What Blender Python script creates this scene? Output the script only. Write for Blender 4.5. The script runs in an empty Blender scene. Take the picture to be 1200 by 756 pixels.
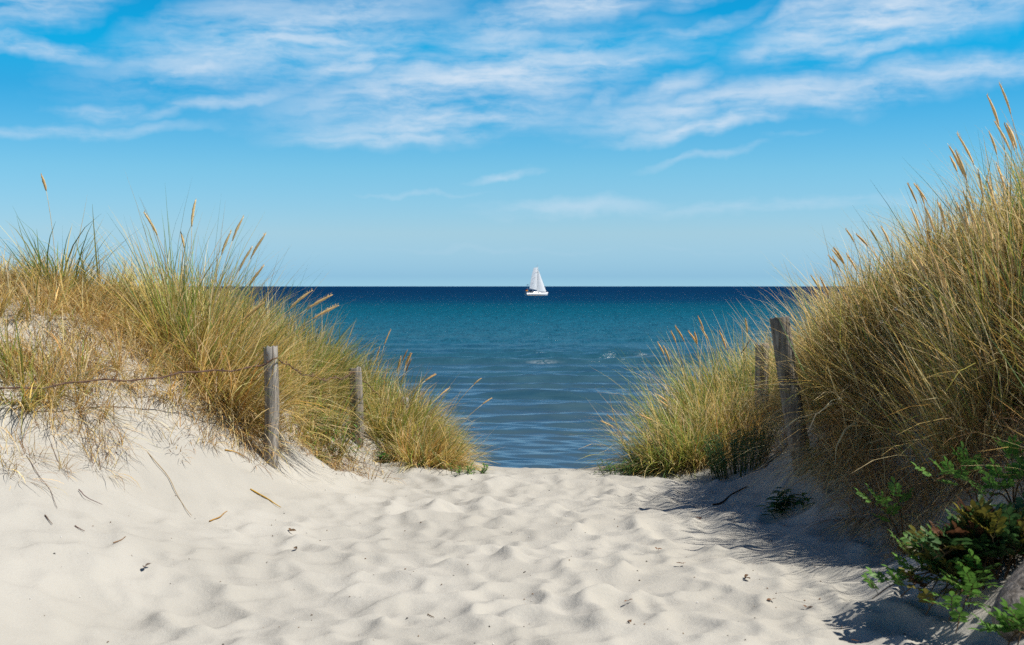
import bpy, math, random
import numpy as np
from mathutils import Vector

R = math.radians
rng = np.random.default_rng(7)
random.seed(7)
scene = bpy.context.scene
col = scene.collection

# ------------------------------------------------------------------ camera
EYE = 1.6
FPX = 1200 * 50 / 36.0                       # focal length in photo pixels
PITCH = math.atan(42.5 / FPX)
cam_d = bpy.data.cameras.new('camera')
cam = bpy.data.objects.new('camera', cam_d); col.objects.link(cam)
cam.location = (0, 0, EYE)
cam.rotation_euler = (R(90) - PITCH, 0, 0)
cam_d.sensor_width = 36; cam_d.lens = 50; cam_d.sensor_fit = 'HORIZONTAL'
cam_d.clip_start = 0.05; cam_d.clip_end = 60000
cam_d.dof.use_dof = True; cam_d.dof.focus_distance = 13.0; cam_d.dof.aperture_fstop = 5.6
scene.camera = cam

# ------------------------------------------------------------------ light
SUN_EL, SUN_AZ = R(56), R(99)               # azimuth clockwise from +Y (the sea)
sdir = Vector((math.cos(SUN_EL) * math.sin(SUN_AZ), math.cos(SUN_EL) * math.cos(SUN_AZ), math.sin(SUN_EL)))
sun_d = bpy.data.lights.new('sun', 'SUN')
sun_d.energy = 4.8; sun_d.angle = R(0.5); sun_d.color = (1.0, 0.945, 0.86)
sun = bpy.data.objects.new('sun', sun_d); col.objects.link(sun)
sun.rotation_euler = sdir.to_track_quat('Z', 'Y').to_euler(); sun.location = sdir * 50
scene.view_settings.view_transform = 'Standard'
scene.view_settings.look = 'None'
scene.view_settings.exposure = 0.45
scene.view_settings.gamma = 1.0
scene.cycles.max_bounces = 5
scene.cycles.diffuse_bounces = 3
scene.cycles.transmission_bounces = 3
scene.cycles.sample_clamp_indirect = 2.0
scene.cycles.use_denoising = False


class NT:
    """small helper to write node trees briefly"""
    def __init__(s, tree): s.t = tree; s.n = tree.nodes; s.l = tree.links
    def new(s, typ, **kw):
        nd = s.n.new(typ)
        for k, v in kw.items(): setattr(nd, k, v)
        return nd
    def put(s, sock, v):
        if isinstance(v, bpy.types.NodeSocket): s.l.new(v, sock)
        elif v is not None: sock.default_value = v
    def math(s, op, a, b=None, c=None, clamp=False):
        nd = s.new('ShaderNodeMath', operation=op, use_clamp=clamp)
        s.put(nd.inputs[0], a); s.put(nd.inputs[1], b); s.put(nd.inputs[2], c)
        return nd.outputs[0]
    def vmath(s, op, a, b=None):
        nd = s.new('ShaderNodeVectorMath', operation=op)
        s.put(nd.inputs[0], a); s.put(nd.inputs[1], b)
        return nd.outputs['Value'] if op in ('LENGTH', 'DOT_PRODUCT') else nd.outputs['Vector']
    def xyz(s, x=0.0, y=0.0, z=0.0):
        nd = s.new('ShaderNodeCombineXYZ')
        for i, v in enumerate((x, y, z)): s.put(nd.inputs[i], v)
        return nd.outputs[0]
    def sep(s, v):
        nd = s.new('ShaderNodeSeparateXYZ'); s.put(nd.inputs[0], v); return nd.outputs
    def mapping(s, v, loc=(0, 0, 0), rot=(0, 0, 0), scl=(1, 1, 1), typ='POINT'):
        nd = s.new('ShaderNodeMapping', vector_type=typ); s.put(nd.inputs[0], v)
        if typ in ('POINT', 'TEXTURE'): nd.inputs['Location'].default_value = loc
        nd.inputs['Rotation'].default_value = rot; nd.inputs['Scale'].default_value = scl
        return nd.outputs[0]
    def noise(s, v, scale, detail=4, rough=.55, dist=0, color=False):
        nd = s.new('ShaderNodeTexNoise'); s.put(nd.inputs['Vector'], v)
        nd.inputs['Scale'].default_value = scale; nd.inputs['Detail'].default_value = detail
        nd.inputs['Roughness'].default_value = rough; nd.inputs['Distortion'].default_value = dist
        return nd.outputs['Color' if color else 'Fac']
    def rng(s, v, a, b, c=0.0, d=1.0, smooth=True):
        nd = s.new('ShaderNodeMapRange', interpolation_type='SMOOTHSTEP' if smooth else 'LINEAR')
        s.put(nd.inputs[0], v)
        for i, q in enumerate((a, b, c, d)): nd.inputs[i + 1].default_value = q
        return nd.outputs[0]
    def mix(s, f, a, b, mode='MIX'):
        nd = s.new('ShaderNodeMix', data_type='RGBA', blend_type=mode)
        s.put(nd.inputs[0], f)
        for k, v in ((6, a), (7, b)):
            if isinstance(v, tuple) and len(v) == 3: v = (*v, 1)
            s.put(nd.inputs[k], v)
        return nd.outputs[2]
    def ramp(s, v, stops, interp='LINEAR'):
        nd = s.new('ShaderNodeValToRGB'); s.put(nd.inputs[0], v)
        e = nd.color_ramp; e.interpolation = interp
        while len(e.elements) < len(stops): e.elements.new(.5)
        for el, (p, c) in zip(e.elements, stops): el.position = p; el.color = (*c, 1)
        return nd.outputs[0]
    def bump(s, h, strength=.3, dist=.01, normal=None):
        nd = s.new('ShaderNodeBump'); s.put(nd.inputs['Height'], h)
        nd.inputs['Strength'].default_value = strength; nd.inputs['Distance'].default_value = dist
        if normal is not None: s.l.new(normal, nd.inputs['Normal'])
        return nd.outputs[0]


# ------------------------------------------------------------------ world: sky with thin streaky cloud
world = bpy.data.worlds.new('World'); scene.world = world; world.use_nodes = True
w = NT(world.node_tree); w.n.clear()
sky = w.new('ShaderNodeTexSky', sky_type='NISHITA', sun_disc=False)
sky.sun_elevation = SUN_EL; sky.sun_rotation = SUN_AZ
sky.air_density = 1.0; sky.dust_density = 0.3; sky.ozone_density = 2.0
d0 = w.new('ShaderNodeTexCoord').outputs['Generated']
dx, dy, dz = w.sep(d0)
az = w.math('ARCTAN2', dx, dy)
el = w.math('ARCSINE', dz)
U = w.math('MULTIPLY', az, FPX / 100)        # hundreds of photo pixels of angle
V = w.math('MULTIPLY', el, FPX / 100)
uv = w.xyz(U, V, 0.0)
wn = w.noise(uv, 1.1, 4, .55, 0, True)
wn2 = w.noise(uv, 3.0, 3, .5, 0, True)
warp = w.vmath('MULTIPLY', w.vmath('SUBTRACT', wn, (.5, .5, .5)), (1.1, .5, 0))
warp2 = w.vmath('MULTIPLY', w.vmath('SUBTRACT', wn2, (.5, .5, .5)), (.16, .05, 0))
uvw = w.vmath('ADD', w.vmath('ADD', uv, warp), warp2)
# streaks: centre px, centre py, half length, half height, tilt (deg), weight
STREAKS = [(330, 55, 230, 50, 12, .85), (300, 20, 160, 30, 14, .55), (50, 22, 120, 34, 14, .8), (60, 72, 120, 12, -6, .75),
           (270, 122, 140, 11, 11, .6), (130, 138, 60, 12, 8, .6), (110, 163, 150, 9, 5, .55),
           (560, 95, 250, 46, 9, 1.0), (520, 140, 190, 30, 6, .9), (590, 52, 90, 18, 8, .7), (680, 12, 240, 26, 12, .9),
           (800, 130, 150, 24, 8, .8), (920, 118, 330, 26, 6, .8), (1120, 95, 170, 20, 4, .85),
           (1020, 35, 170, 42, 12, 1.0), (1140, 20, 160, 36, 8, .8), (885, 65, 40, 18, 20, .65), (715, 112, 26, 16, 30, .55),
           (790, 45, 120, 12, 14, .5), (850, 180, 110, 6, 12, .4), (595, 206, 44, 7, 12, .6), (510, 231, 90, 3.5, 0, .35),
           (670, 246, 120, 13, 2, .45), (910, 244, 220, 9, 2, .35), (640, 292, 420, 5, 0, .12), (420, 70, 120, 22, 16, .9), (230, 88, 90, 12, 22, .8), (600, 75, 150, 18, 10, .9), (700, 75, 120, 12, 3, .9), (480, 160, 140, 14, 4, .9), (830, 150, 130, 12, 8, .9), (780, 105, 60, 16, 12, .7), (1050, 60, 130, 14, 14, .9), (640, 30, 120, 12, 14, .8), (420, 18, 120, 20, 12, .8), (960, 15, 90, 14, 18, .8),
           (-330, 60, 260, 60, 10, .8), (1560, 70, 280, 60, 8, .8), (-700, 110, 300, 40, 6, .7), (1900, 120, 260, 40, 5, .7)]
acc = None
for cx, cy, rx, ry, an, wt in STREAKS:
    m = w.mapping(uvw, ((cx - 600) / 100, (335.5 - cy) / 100, 0), (0, 0, R(an)), (rx / 100, ry / 100, 1), 'TEXTURE')
    f = w.rng(w.vmath('LENGTH', m), 1.45, 0.0, 0.0, wt)
    acc = f if acc is None else w.math('MAXIMUM', acc, f)
uvs = w.vmath('ADD', uv, w.vmath('MULTIPLY', warp, (.5, .35, 0)))
fil = w.mapping(uvs, (0, 0, 0), (0, 0, R(-14)), (.42, 2.6, 1))
n1 = w.noise(fil, 1.4, 6, .55, .1)
n2 = w.noise(w.mapping(uvs, (4, 2, 0), (0, 0, R(-20)), (1.5, 4.0, 1)), 2.4, 7, .62, .1)
tex = w.math('ADD', w.math('MULTIPLY', n1, .72), w.math('MULTIPLY', n2, .28))
# elsewhere, high sky: loose random veils
high = w.math('MULTIPLY', w.rng(w.noise(w.mapping(uv, (0, 0, 0), (0, 0, R(8)), (.16, .4, 1)), 1.0, 4), .5, .75), w.rng(V, 3.6, 6.5))
acc = w.math('MAXIMUM', acc, w.math('MULTIPLY', high, .8))
dens = w.math('MULTIPLY', acc, w.rng(tex, .27, .65), clamp=True)
dens = w.rng(dens, .03, .92, 0.0, .88, False)
# the sky's own hue, as graded in the photograph: clear cyan blue overhead, pale at the horizon
tint = w.ramp(w.math('MULTIPLY', el, 1 / .6), [(0.0, (.49, .97, 1.68)), (.0117, (.41, .82, 1.50)), (.0615, (.57, .85, 1.21)), (.135, (.41, .86, 1.14)), (.225, (.104, .757, 1.10)), (.277, (.02, .87, 1.19)), (.45, (.04, .58, .92)), (1.0, (.10, .30, .52))])
base = w.mix(1.0, sky.outputs[0], tint, 'MULTIPLY')
cl = w.mix(dens, base, (6.0, 6.9, 7.9))
bg = w.new('ShaderNodeBackground'); w.l.new(cl, bg.inputs[0]); bg.inputs[1].default_value = 0.084
w.l.new(bg.outputs[0], w.new('ShaderNodeOutputWorld').inputs[0])


# ------------------------------------------------------------------ helpers
def at(px, py, d):
    """world point seen at photo pixel (px, py) at ground distance d"""
    a, b = (px - 600) / FPX, (378 - py) / FPX
    cp, sp = math.cos(PITCH), math.sin(PITCH)
    y = cp + b * sp; z = -sp + b * cp
    k = d / y
    return np.array((a * k, d, EYE + z * k))

def tag(o, label=None, cat=None, group=None, kind=None):
    if label: o['label'] = label
    if cat: o['category'] = cat
    if group: o['group'] = group
    if kind: o['kind'] = kind
    return o

def empty(name, loc, label, cat, group=None):
    o = bpy.data.objects.new(name, None); col.objects.link(o)
    o.location = [float(v) for v in loc]; o.empty_display_size = .1
    return tag(o, label, cat, group)

class Geo:
    """collects vertices, quads/tris and point colours for ONE mesh"""
    def __init__(s): s.v = []; s.f4 = []; s.c = []; s.n = 0; s.m4 = []
    def add(s, v, f, c, mat=0):
        v = np.asarray(v, float).reshape(-1, 3); f = np.asarray(f, int).reshape(-1, 4)
        c = np.asarray(c, float)
        if c.ndim == 1: c = np.tile(c, (len(v), 1))
        s.v.append(v); s.f4.append(f + s.n); s.c.append(c); s.m4.append(np.full(len(f), mat)); s.n += len(v)
    def build(s, name, mats, parent=None, smooth=True, origin=None):
        v = np.concatenate(s.v); f = np.concatenate(s.f4); c = np.concatenate(s.c); mi = np.concatenate(s.m4)
        if parent is not None: v = v - np.array(parent_loc(parent))
        elif origin is not None: v = v - np.array(origin)
        me = bpy.data.meshes.new(name)
        tri = f[:, 3] == f[:, 2]
        counts = np.where(tri, 3, 4)
        flat = f.reshape(-1)
        keep = np.ones(len(flat), bool); keep[3::4] = ~tri
        loops = flat[keep]
        me.vertices.add(len(v)); me.vertices.foreach_set('co', v.astype(np.float32).ravel())
        me.loops.add(len(loops)); me.loops.foreach_set('vertex_index', loops.astype(np.int32))
        me.polygons.add(len(f))
        starts = np.concatenate(([0], np.cumsum(counts)[:-1]))
        me.polygons.foreach_set('loop_start', starts.astype(np.int32))
        me.polygons.foreach_set('material_index', mi.astype(np.int32))
        me.polygons.foreach_set('use_smooth', np.full(len(f), smooth))
        me.update(calc_edges=True)
        at_ = me.attributes.new('col', 'FLOAT_COLOR', 'POINT')
        at_.data.foreach_set('color', np.c_[c, np.ones(len(c))].astype(np.float32).ravel())
        for m in (mats if isinstance(mats, (list, tuple)) else [mats]): me.materials.append(m)
        o = bpy.data.objects.new(name, me); col.objects.link(o)
        if parent is not None: o.parent = parent
        elif origin is not None: o.location = [float(q) for q in origin]
        return o

def parent_loc(o):
    p = np.zeros(3)
    while o is not None:
        p += np.array(o.location); o = o.parent
    return p

def tube(g, pts, rad, c, seg=6, cap=True, mat=0, wob=0.0):
    """tapered tube through points"""
    pts = np.asarray(pts, float); n = len(pts)
    rad = np.broadcast_to(np.asarray(rad, float), (n,))
    tan = np.gradient(pts, axis=0); tan /= np.linalg.norm(tan, axis=1)[:, None] + 1e-9
    ref = np.array((0, 0, 1.0)) if abs(tan[:, 2]).mean() < .8 else np.array((1.0, 0, 0))
    s = np.cross(tan, ref); s /= np.linalg.norm(s, axis=1)[:, None] + 1e-9
    u = np.cross(s, tan)
    a = np.arange(seg) / seg * 2 * math.pi
    rr = rad[:, None] * (1 + wob * rng.uniform(-1, 1, (n, seg)))
    v = pts[:, None, :] + rr[..., None] * (np.cos(a)[None, :, None] * s[:, None, :] + np.sin(a)[None, :, None] * u[:, None, :])
    v = v.reshape(-1, 3)
    f = []
    for i in range(n - 1):
        for j in range(seg):
            k = (j + 1) % seg
            f.append((i * seg + j, i * seg + k, (i + 1) * seg + k, (i + 1) * seg + j))
    if cap:
        b0 = len(v); v = np.vstack((v, pts[0], pts[-1]))
        for j in range(seg):
            k = (j + 1) % seg
            f.append((b0, k, j, j)); f.append((b0 + 1, (n - 1) * seg + j, (n - 1) * seg + k, (n - 1) * seg + k))
    g.add(v, f, c, mat)

def vnoise(x, y, seed=0):
    """2D gradient noise, about -0.7..0.7"""
    r = np.random.default_rng(seed); P = r.uniform(0, 2 * math.pi, (256, 256))
    xi = np.floor(x).astype(int); yi = np.floor(y).astype(int); fx = x - xi; fy = y - yi
    def gr(i, j):
        a = P[(xi + i) & 255, (yi + j) & 255]
        return np.cos(a) * (fx - i) + np.sin(a) * (fy - j)
    sx = fx * fx * fx * (fx * (fx * 6 - 15) + 10); sy = fy * fy * fy * (fy * (fy * 6 - 15) + 10)
    return (gr(0, 0) * (1 - sx) + gr(1, 0) * sx) * (1 - sy) + (gr(0, 1) * (1 - sx) + gr(1, 1) * sx) * sy

def worley(x, y, seed, k=9.0):
    """soft nearest-point squared distance: dimples with ridges between"""
    r = np.random.default_rng(seed); J = r.uniform(.05, .95, (128, 128, 2)); D = r.uniform(.75, 1.35, (128, 128))
    xi = np.floor(x).astype(int); yi = np.floor(y).astype(int)
    s = np.zeros_like(x)
    for i in (-1, 0, 1):
        for j in (-1, 0, 1):
            a, b = (xi + i) & 127, (yi + j) & 127
            dd = ((x - xi - i - J[a, b, 0]) ** 2 + (y - yi - j - J[a, b, 1]) ** 2) * D[a, b]
            s += np.exp(-k * dd)
    return -np.log(s + 1e-9) / k

# ------------------------------------------------------------------ the lie of the land
SEA = -2.0
CP = []
for yy, zq in ((-6, 0), (-2, 0), (1, 0), (3, 0), (5, 0), (6.4, 0), (8, 0), (10, 0), (12, -.03), (12.9, -.06)):
    for xx in (-1.1, -.5, 0, .5, 1.1): CP.append((xx, yy, zq))
CP += [(-.5, 14.4, -.35), (-.95, 15.4, -.3), (-1.3, 16.2, -.3), (-1.8, 16.5, 0), (-1.4, 18, -.95), (-1.0, 17, -.85), (-.8, 19, -1.35), (.9, 16, -.7), (1.2, 18, -1.0), (-.6, 12.9, -.03), (1.3, 12.9, -.05)]
for xx in (-.3, .4): CP += [(xx, 14, -.27), (xx, 16, -.72)]
for xx in (-6, -2.5, 0, 2.5, 6): CP += [(xx, 21, -1.5), (xx, 24, -2.02), (xx, 30, -2.8), (xx, 40, -3.6)]
PIX = [(0, 620, 7.4), (0, 480, 9), (0, 385, 10), (110, 395, 10.4), (235, 455, 11), (150, 520, 9.5), (300, 570, 10.0), (200, 600, 8.9), (100, 650, 7.3), (0, 700, 6.4), (300, 640, 8.4), (160, 715, 7.0), (70, 752, 6.3), (400, 590, 10.2),
       (318, 545, 10.8), (380, 545, 12.2), (425, 505, 13.2), (440, 500, 13.6), (465, 538, 12.8), (505, 548, 12.5), (500, 512, 13.6), (335, 475, 12.3), (350, 440, 14), (380, 452, 14.5), (420, 470, 14.5), (460, 500, 14.3),
       (100, 352, 11.6), (0, 345, 11.4), (200, 368, 12), (280, 385, 12.6), (440, 480, 19),
       (715, 555, 12.4), (800, 560, 12.2), (850, 545, 12.3), (880, 512, 13.4), (915, 500, 13.7), (800, 520, 14), (890, 470, 15), (750, 545, 14.5),
       (940, 550, 10.3), (900, 548, 11.4), (880, 550, 11.8), (925, 525, 12.2), (850, 562, 11.5), (905, 570, 10.5), (930, 600, 9.7), (990, 640, 8.5), (1050, 660, 8), (1010, 690, 7.4), (1100, 610, 8.5), (1135, 598, 8),
       (1100, 540, 9), (1150, 500, 8.5), (1200, 470, 8.3), (1100, 450, 9.5), (1000, 500, 10.3), (1000, 440, 10.8), (1100, 385, 10), (1200, 345, 9), (1200, 300, 10),
       (1000, 395, 12), (960, 420, 13), (1100, 755, 6.4), (1150, 700, 6.6), (1200, 640, 6.9), (1200, 560, 7.5)]
for p in PIX: CP.append(tuple(at(*p)))
CP += [(-3.2, 5.5, .35), (-3.6, 3, .4), (-2.4, 3, .05), (-2.2, 5.6, .12), (-4.5, 5, .9), (-5, 8, 1.45), (-6, 1, 1.3), (-5, 12, 1.45), (-4.5, 14, 1.1), (-8, 10, 1.6), (-8, 3, 1.7), (-8, 16, .9), (-4, 17, .35), (-7, 19, -.6), (-12, 8, 1.7), (-14, 17, .6),
       (2.3, 3, .15), (3.2, 4.5, .75), (3.8, 6.5, 1.25), (2.4, 5, .2), (4.2, 8.5, 1.95), (4.5, 11, 1.75), (5, 6, 1.9), (4, 2, 1.3), (6, 2, 1.9), (7, 10, 1.9), (4.2, 14, .8), (7, 15, 1.0), (3.4, 17, .1), (6.5, 19, -.7), (12, 8, 1.8), (14, 17, .6),
       (-8, -6, 1.7), (-4, -6, .9), (-2, -6, .1), (8, -6, 1.8), (4, -6, 1.0), (2, -6, .1), (14, -4, 1.8), (-14, -4, 1.7), (-14, 30, -2.8), (14, 30, -2.8), (-20, 40, -3.6), (20, 40, -3.6), (-14, 22, -1.3), (14, 22, -1.3)]
CP = np.array(CP)
_e2 = .22 ** 2
def _phi(a, b): return -np.sqrt(((a[:, None, :] - b[None, :, :]) ** 2).sum(-1) + _e2)
_n = len(CP)
_A = np.zeros((_n + 3, _n + 3)); _A[:_n, :_n] = _phi(CP[:, :2], CP[:, :2]) + np.eye(_n) * .03
_P = np.c_[np.ones(_n), CP[:, :2]]; _A[:_n, _n:] = _P; _A[_n:, :_n] = _P.T
_W = np.linalg.solve(_A, np.r_[CP[:, 2], 0, 0, 0])
def land(x, y):
    x = np.atleast_1d(np.asarray(x, float)).ravel(); y = np.atleast_1d(np.asarray(y, float)).ravel()
    cx = np.clip(x, -16, 16); cy = np.clip(y, -7, 40)
    out = np.empty(len(x))
    for i in range(0, len(x), 20000):
        q = np.c_[cx[i:i + 20000], cy[i:i + 20000]]
        out[i:i + 20000] = _phi(q, CP[:, :2]) @ _W[:_n] + np.c_[np.ones(len(q)), q] @ _W[_n:]
    out -= np.clip(y - 40, 0, None) * .05
    # soft dune undulation away from the path
    m = np.clip((out - .1) / .5, 0, 1)
    out += m * (.06 * vnoise(x * 1.1 + 9, y * 1.1, 3) + .035 * vnoise(x * 2.7, y * 2.7 + 5, 4))
    return out
def gz(x, y): return float(land(x, y)[0])

def axis(segs):
    """graded grid lines: list of (start, stop, step)"""
    out = []
    for a, b, st in segs: out.append(np.arange(a, b - 1e-6, st))
    return np.concatenate(out + [[segs[-1][1]]])

def grid(X, Y, Z, name, mat, kind='structure'):
    nx, ny = len(X), len(Y)
    gx, gy = np.meshgrid(X, Y)
    v = np.c_[gx.ravel(), gy.ravel(), Z.ravel()]
    i, j = np.meshgrid(np.arange(nx - 1), np.arange(ny - 1)); a = (j * nx + i).ravel()
    f = np.c_[a, a + 1, a + nx + 1, a + nx]
    g = Geo(); g.add(v, f, (1, 1, 1))
    return tag(g.build(name, mat), kind=kind)

def new_mat(name):
    m = bpy.data.materials.new(name); m.use_nodes = True; m.node_tree.nodes.clear()
    t = NT(m.node_tree); out = t.new('ShaderNodeOutputMaterial'); return m, t, out

def principled(t, out, base, rough=.8, spec=.3, normal=None, **kw):
    p = t.new('ShaderNodeBsdfPrincipled')
    if isinstance(base, tuple) and len(base) == 3: base = (*base, 1)
    t.put(p.inputs['Base Color'], base); t.put(p.inputs['Roughness'], rough)
    p.inputs['Specular IOR Level'].default_value = spec
    if normal is not None: t.l.new(normal, p.inputs['Normal'])
    t.l.new(p.outputs[0], out.inputs[0]); return p

# sand
M_SAND, t, out = new_mat('dry_sand')
oc = t.new('ShaderNodeTexCoord').outputs['Object']
big = t.noise(oc, .9, 4); fine = t.noise(oc, 90, 3, .7); grain = t.noise(oc, 420, 2, .8)
c = t.mix(t.rng(big, .35, .65), (.355, .341, .302), (.402, .387, .345))
c = t.mix(t.math('MULTIPLY', t.rng(fine, .50, .72), .30), c, (.36, .315, .26))
c = t.mix(t.math('MULTIPLY', t.rng(grain, .62, .75), .55), c, (.24, .20, .16))
c = t.mix(t.math('MULTIPLY', t.rng(grain, .36, .28), .5), c, (.72, .68, .62))
hb = t.math('ADD', t.math('MULTIPLY', t.noise(oc, 28, 5, .6), 1.0), t.math('MULTIPLY', grain, .25))
principled(t, out, c, .95, .12, t.bump(hb, .45, .015))

X = axis([(-60, -16, 4), (-16, -5, .4), (-5, -3.2, .06), (-3.2, 2.8, .022), (2.8, 4.6, .06), (4.6, 16, .4), (16, 60, 4)])
Y = axis([(-30, -6, 3), (-6, 4.6, .3), (4.6, 5.6, .06), (5.6, 9.5, .022), (9.5, 14, .032), (14, 20, .1), (20, 48, .5), (48, 60, 3)])
gx, gy = np.meshgrid(X, Y); xs, ys = gx.ravel(), gy.ravel()
zb = land(xs, ys)
# trodden sand: dimples with soft ridges on the path, smoother wind-blown flanks
slope_m = np.clip(1 - (zb - .16) / .5, 0.0, 1)
wx = xs + .10 * vnoise(xs * 3.1, ys * 3.1, 11); wy = ys + .10 * vnoise(xs * 3.1 + 40, ys * 3.1, 12)
f1 = worley(wx / .21, wy / .29, 5, 8); f2 = worley(wx / .15 + 3, wy / .17, 6, 8)
low = .5 + .5 * np.clip(vnoise(xs * .8, ys * .8, 14) * 2.2, -1, 1)
left = np.clip((-xs - .5) / 1.6, 0, 1)
dim = .098 * f1 * (.55 + .45 * low) + .068 * f2 * (.5 + .5 * low); dim -= dim[(np.abs(xs) < 1.5) & (ys > 6) & (ys < 13)].mean()
wind = .010 * vnoise(xs * 2.2 + ys * .9, ys * 6 - xs * 2.0, 15)
med = .018 * vnoise(xs * 1.5, ys * 1.5, 16)
calm = 1 - .7 * np.clip((ys - 11.6) / 1.2, 0, 1)
near = np.clip((ys + 5) / 3, 0, 1) * np.clip((22 - ys) / 4, 0, 1)
rill = .034 * np.abs(vnoise((xs + .5 * ys) * 3.2, (ys * .35 - xs * .2) * 1.6, 21)) * np.clip((zb - .05) / .25, 0, 1)
zz = zb + near * (slope_m * (1 - .38 * left) * dim * calm + med * slope_m * calm + wind * (.3 + left) + rill)
sand = grid(X, Y, zz.reshape(gx.shape), 'sand', M_SAND)

# ------------------------------------------------------------------ sea
M_SEA, t, out = new_mat('sea_water')
oc = t.new('ShaderNodeTexCoord').outputs['Object']
sx, sy, sz = t.sep(oc)
dist = t.math('LOGARITHM', t.math('MAXIMUM', sy, 5.0), 10.0)           # 1.4 .. 4
patch = t.noise(t.mapping(oc, scl=(.006, .02, 1)), 1.0, 4)
dd = t.math('ADD', dist, t.math('MULTIPLY', t.math('SUBTRACT', patch, .5), .18))
c = t.ramp(t.rng(dd, 1.3, 3.6, smooth=False),
           [(0.0, (.055, .083, .092)), (.12, (.040, .082, .102)), (.22, (.022, .080, .112)), (.30, (.009, .086, .130)), (.38, (.005, .092, .150)), (.46, (.002, .082, .138)), (.56, (.0004, .036, .098)), (.72, (.0002, .021, .074)), (1.0, (.0002, .017, .064))])
rip = t.noise(t.mapping(oc, scl=(.9, 2.6, 1)), 2.2, 5, .62)
rip4 = t.noise(t.mapping(oc, scl=(.5, .30, 1)), 1.0, 5, .7)
rip2 = t.noise(t.mapping(oc, scl=(.12, .42, 1)), 1.6, 6, .65)
rip3 = t.noise(t.mapping(oc, scl=(.022, .085, 1)), 1.0, 6, .65)
c = t.mix(t.math('MULTIPLY', t.rng(rip3, .45, .7), .25), c, (.004, .10, .17))
c = t.mix(t.math('MULTIPLY', t.rng(rip4, .5, .32), t.rng(dist, 1.75, 2.0, 0.0, .40)), c, (.002, .045, .085))  # chop shading put into the water colour: ripple lows turn darker
c = t.mix(t.math('MULTIPLY', t.rng(rip2, .5, .34), .45), c, (.004, .045, .085))
h = t.math('ADD', t.math('ADD', t.math('MULTIPLY', rip, .16), t.math('MULTIPLY', rip4, t.rng(dist, 1.7, 2.1, 0.0, 2.4))), t.math('ADD', t.math('MULTIPLY', rip2, .6), t.math('MULTIPLY', rip3, 1.5)))
foam = t.new('ShaderNodeAttribute', attribute_name='col').outputs['Color']
fo = t.sep(foam)[0]
fo = t.math('MULTIPLY', t.math('MULTIPLY', fo, .55), t.rng(t.noise(t.mapping(oc, scl=(1, 2.2, 1)), 4.0, 5, .7), .42, .56))
c = t.mix(fo, c, (.62, .66, .68))
h = t.math('MULTIPLY', h, t.rng(dist, 1.45, 2.7, .06, 1.0))
nrm = t.bump(h, 1.0, .8)
df = t.new('ShaderNodeBsdfDiffuse'); t.l.new(c, df.inputs[0]); t.l.new(nrm, df.inputs['Normal'])
gl = t.new('ShaderNodeBsdfGlossy'); gl.inputs['Roughness'].default_value = .24; t.l.new(nrm, gl.inputs['Normal'])
lw = t.new('ShaderNodeLayerWeight'); lw.inputs[0].default_value = .5; t.l.new(nrm, lw.inputs['Normal'])
# a rough sea never shows grazing faces all the way: reflection stays well below mirror
fr = t.math('ADD', .012, t.math('MULTIPLY', t.math('POWER', lw.outputs['Facing'], 3.0), t.rng(dist, 1.55, 2.35, .88, .015)))
mxs = t.new('ShaderNodeMixShader'); t.l.new(fr, mxs.inputs[0]); t.l.new(df.outputs[0], mxs.inputs[1]); t.l.new(gl.outputs[0], mxs.inputs[2]); t.l.new(mxs.outputs[0], out.inputs[0])
Xw = axis([(-40000, -4000, 6000), (-4000, -400, 600), (-400, -40, 30), (-40, -14, 1.0), (-14, 14, .14), (14, 40, 1.0), (40, 400, 30), (400, 4000, 600), (4000, 40000, 6000)])
yl = [19.0]
while yl[-1] < 260: yl.append(yl[-1] * 1.0032)
while yl[-1] < 45000: yl.append(yl[-1] * 1.09)
Yw = np.array(yl)
gx, gy = np.meshgrid(Xw, Yw); xs, ys = gx.ravel(), gy.ravel()
fade = np.clip((230 - ys) / 120, 0, 1) * np.clip((60 - np.abs(xs)) / 30, 0, 1)
zw = np.zeros_like(xs); fm = np.zeros_like(xs)
# short wind chop
chop = sum(a * np.sin(2 * math.pi * (ys + s * xs) / l + ph + 2.2 * vnoise(xs / l * .45, ys / l * .45, sd))
           for a, l, s, ph, sd in ((.022, 1.3, .18, 0, 31), (.017, .85, -.25, 1, 32), (.034, 2.6, .08, 2, 33), (.013, .55, .4, 3, 34)))
zw += .75 * chop * (.6 + .8 * (vnoise(xs / 7, ys / 7, 35) + .5))
# low shoreward swells: y, centre x, half length, height, width
for yc, xc, hl, hh, ww in ((29.6, -.5, 4, .05, .4), (31.5, .6, 5, .08, .45), (34.5, -1, 5.5, .11, .5), (36.3, 2, 4, .07, .45), (38.4, 1.4, 6, .10, .5), (41.5, -1.2, 8, .16, .55), (45.5, .4, 10, .20, .6), (48, -3, 5, .10, .5), (50.5, 3, 8, .12, .55), (53.5, -2.2, 9, .20, .65), (57, 4, 8, .14, .6), (61, 3, 9, .16, .7),
                           (66, 1.2, 11, .30, .7), (69.5, 6.5, 10, .30, .7), (72, -2, 12, .28, .75), (77, 4, 14, .20, .9), (84, -5, 12, .16, 1.0), (92, 3, 14, .18, 1.1)):
    yy = yc + .8 * vnoise(xs / 4.5 + yc, xs * 0 + 3, 36) + .25 * vnoise(xs / 1.3 + yc, xs * 0 + 9, 37) + .02 * xs
    env = np.exp(-((xs - xc) / hl) ** 4) * (.55 + .9 * np.clip(vnoise(xs / 2.6 + 7, xs * 0 + yc, 38) + .35, 0, 1))
    u = (ys - yy) / ww
    prof = np.where(u < 0, np.exp(-(u / .55) ** 2), np.exp(-(u / 1.5) ** 2))    # steeper shoreward face
    zw += 1.15 * hh * env * prof
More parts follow.
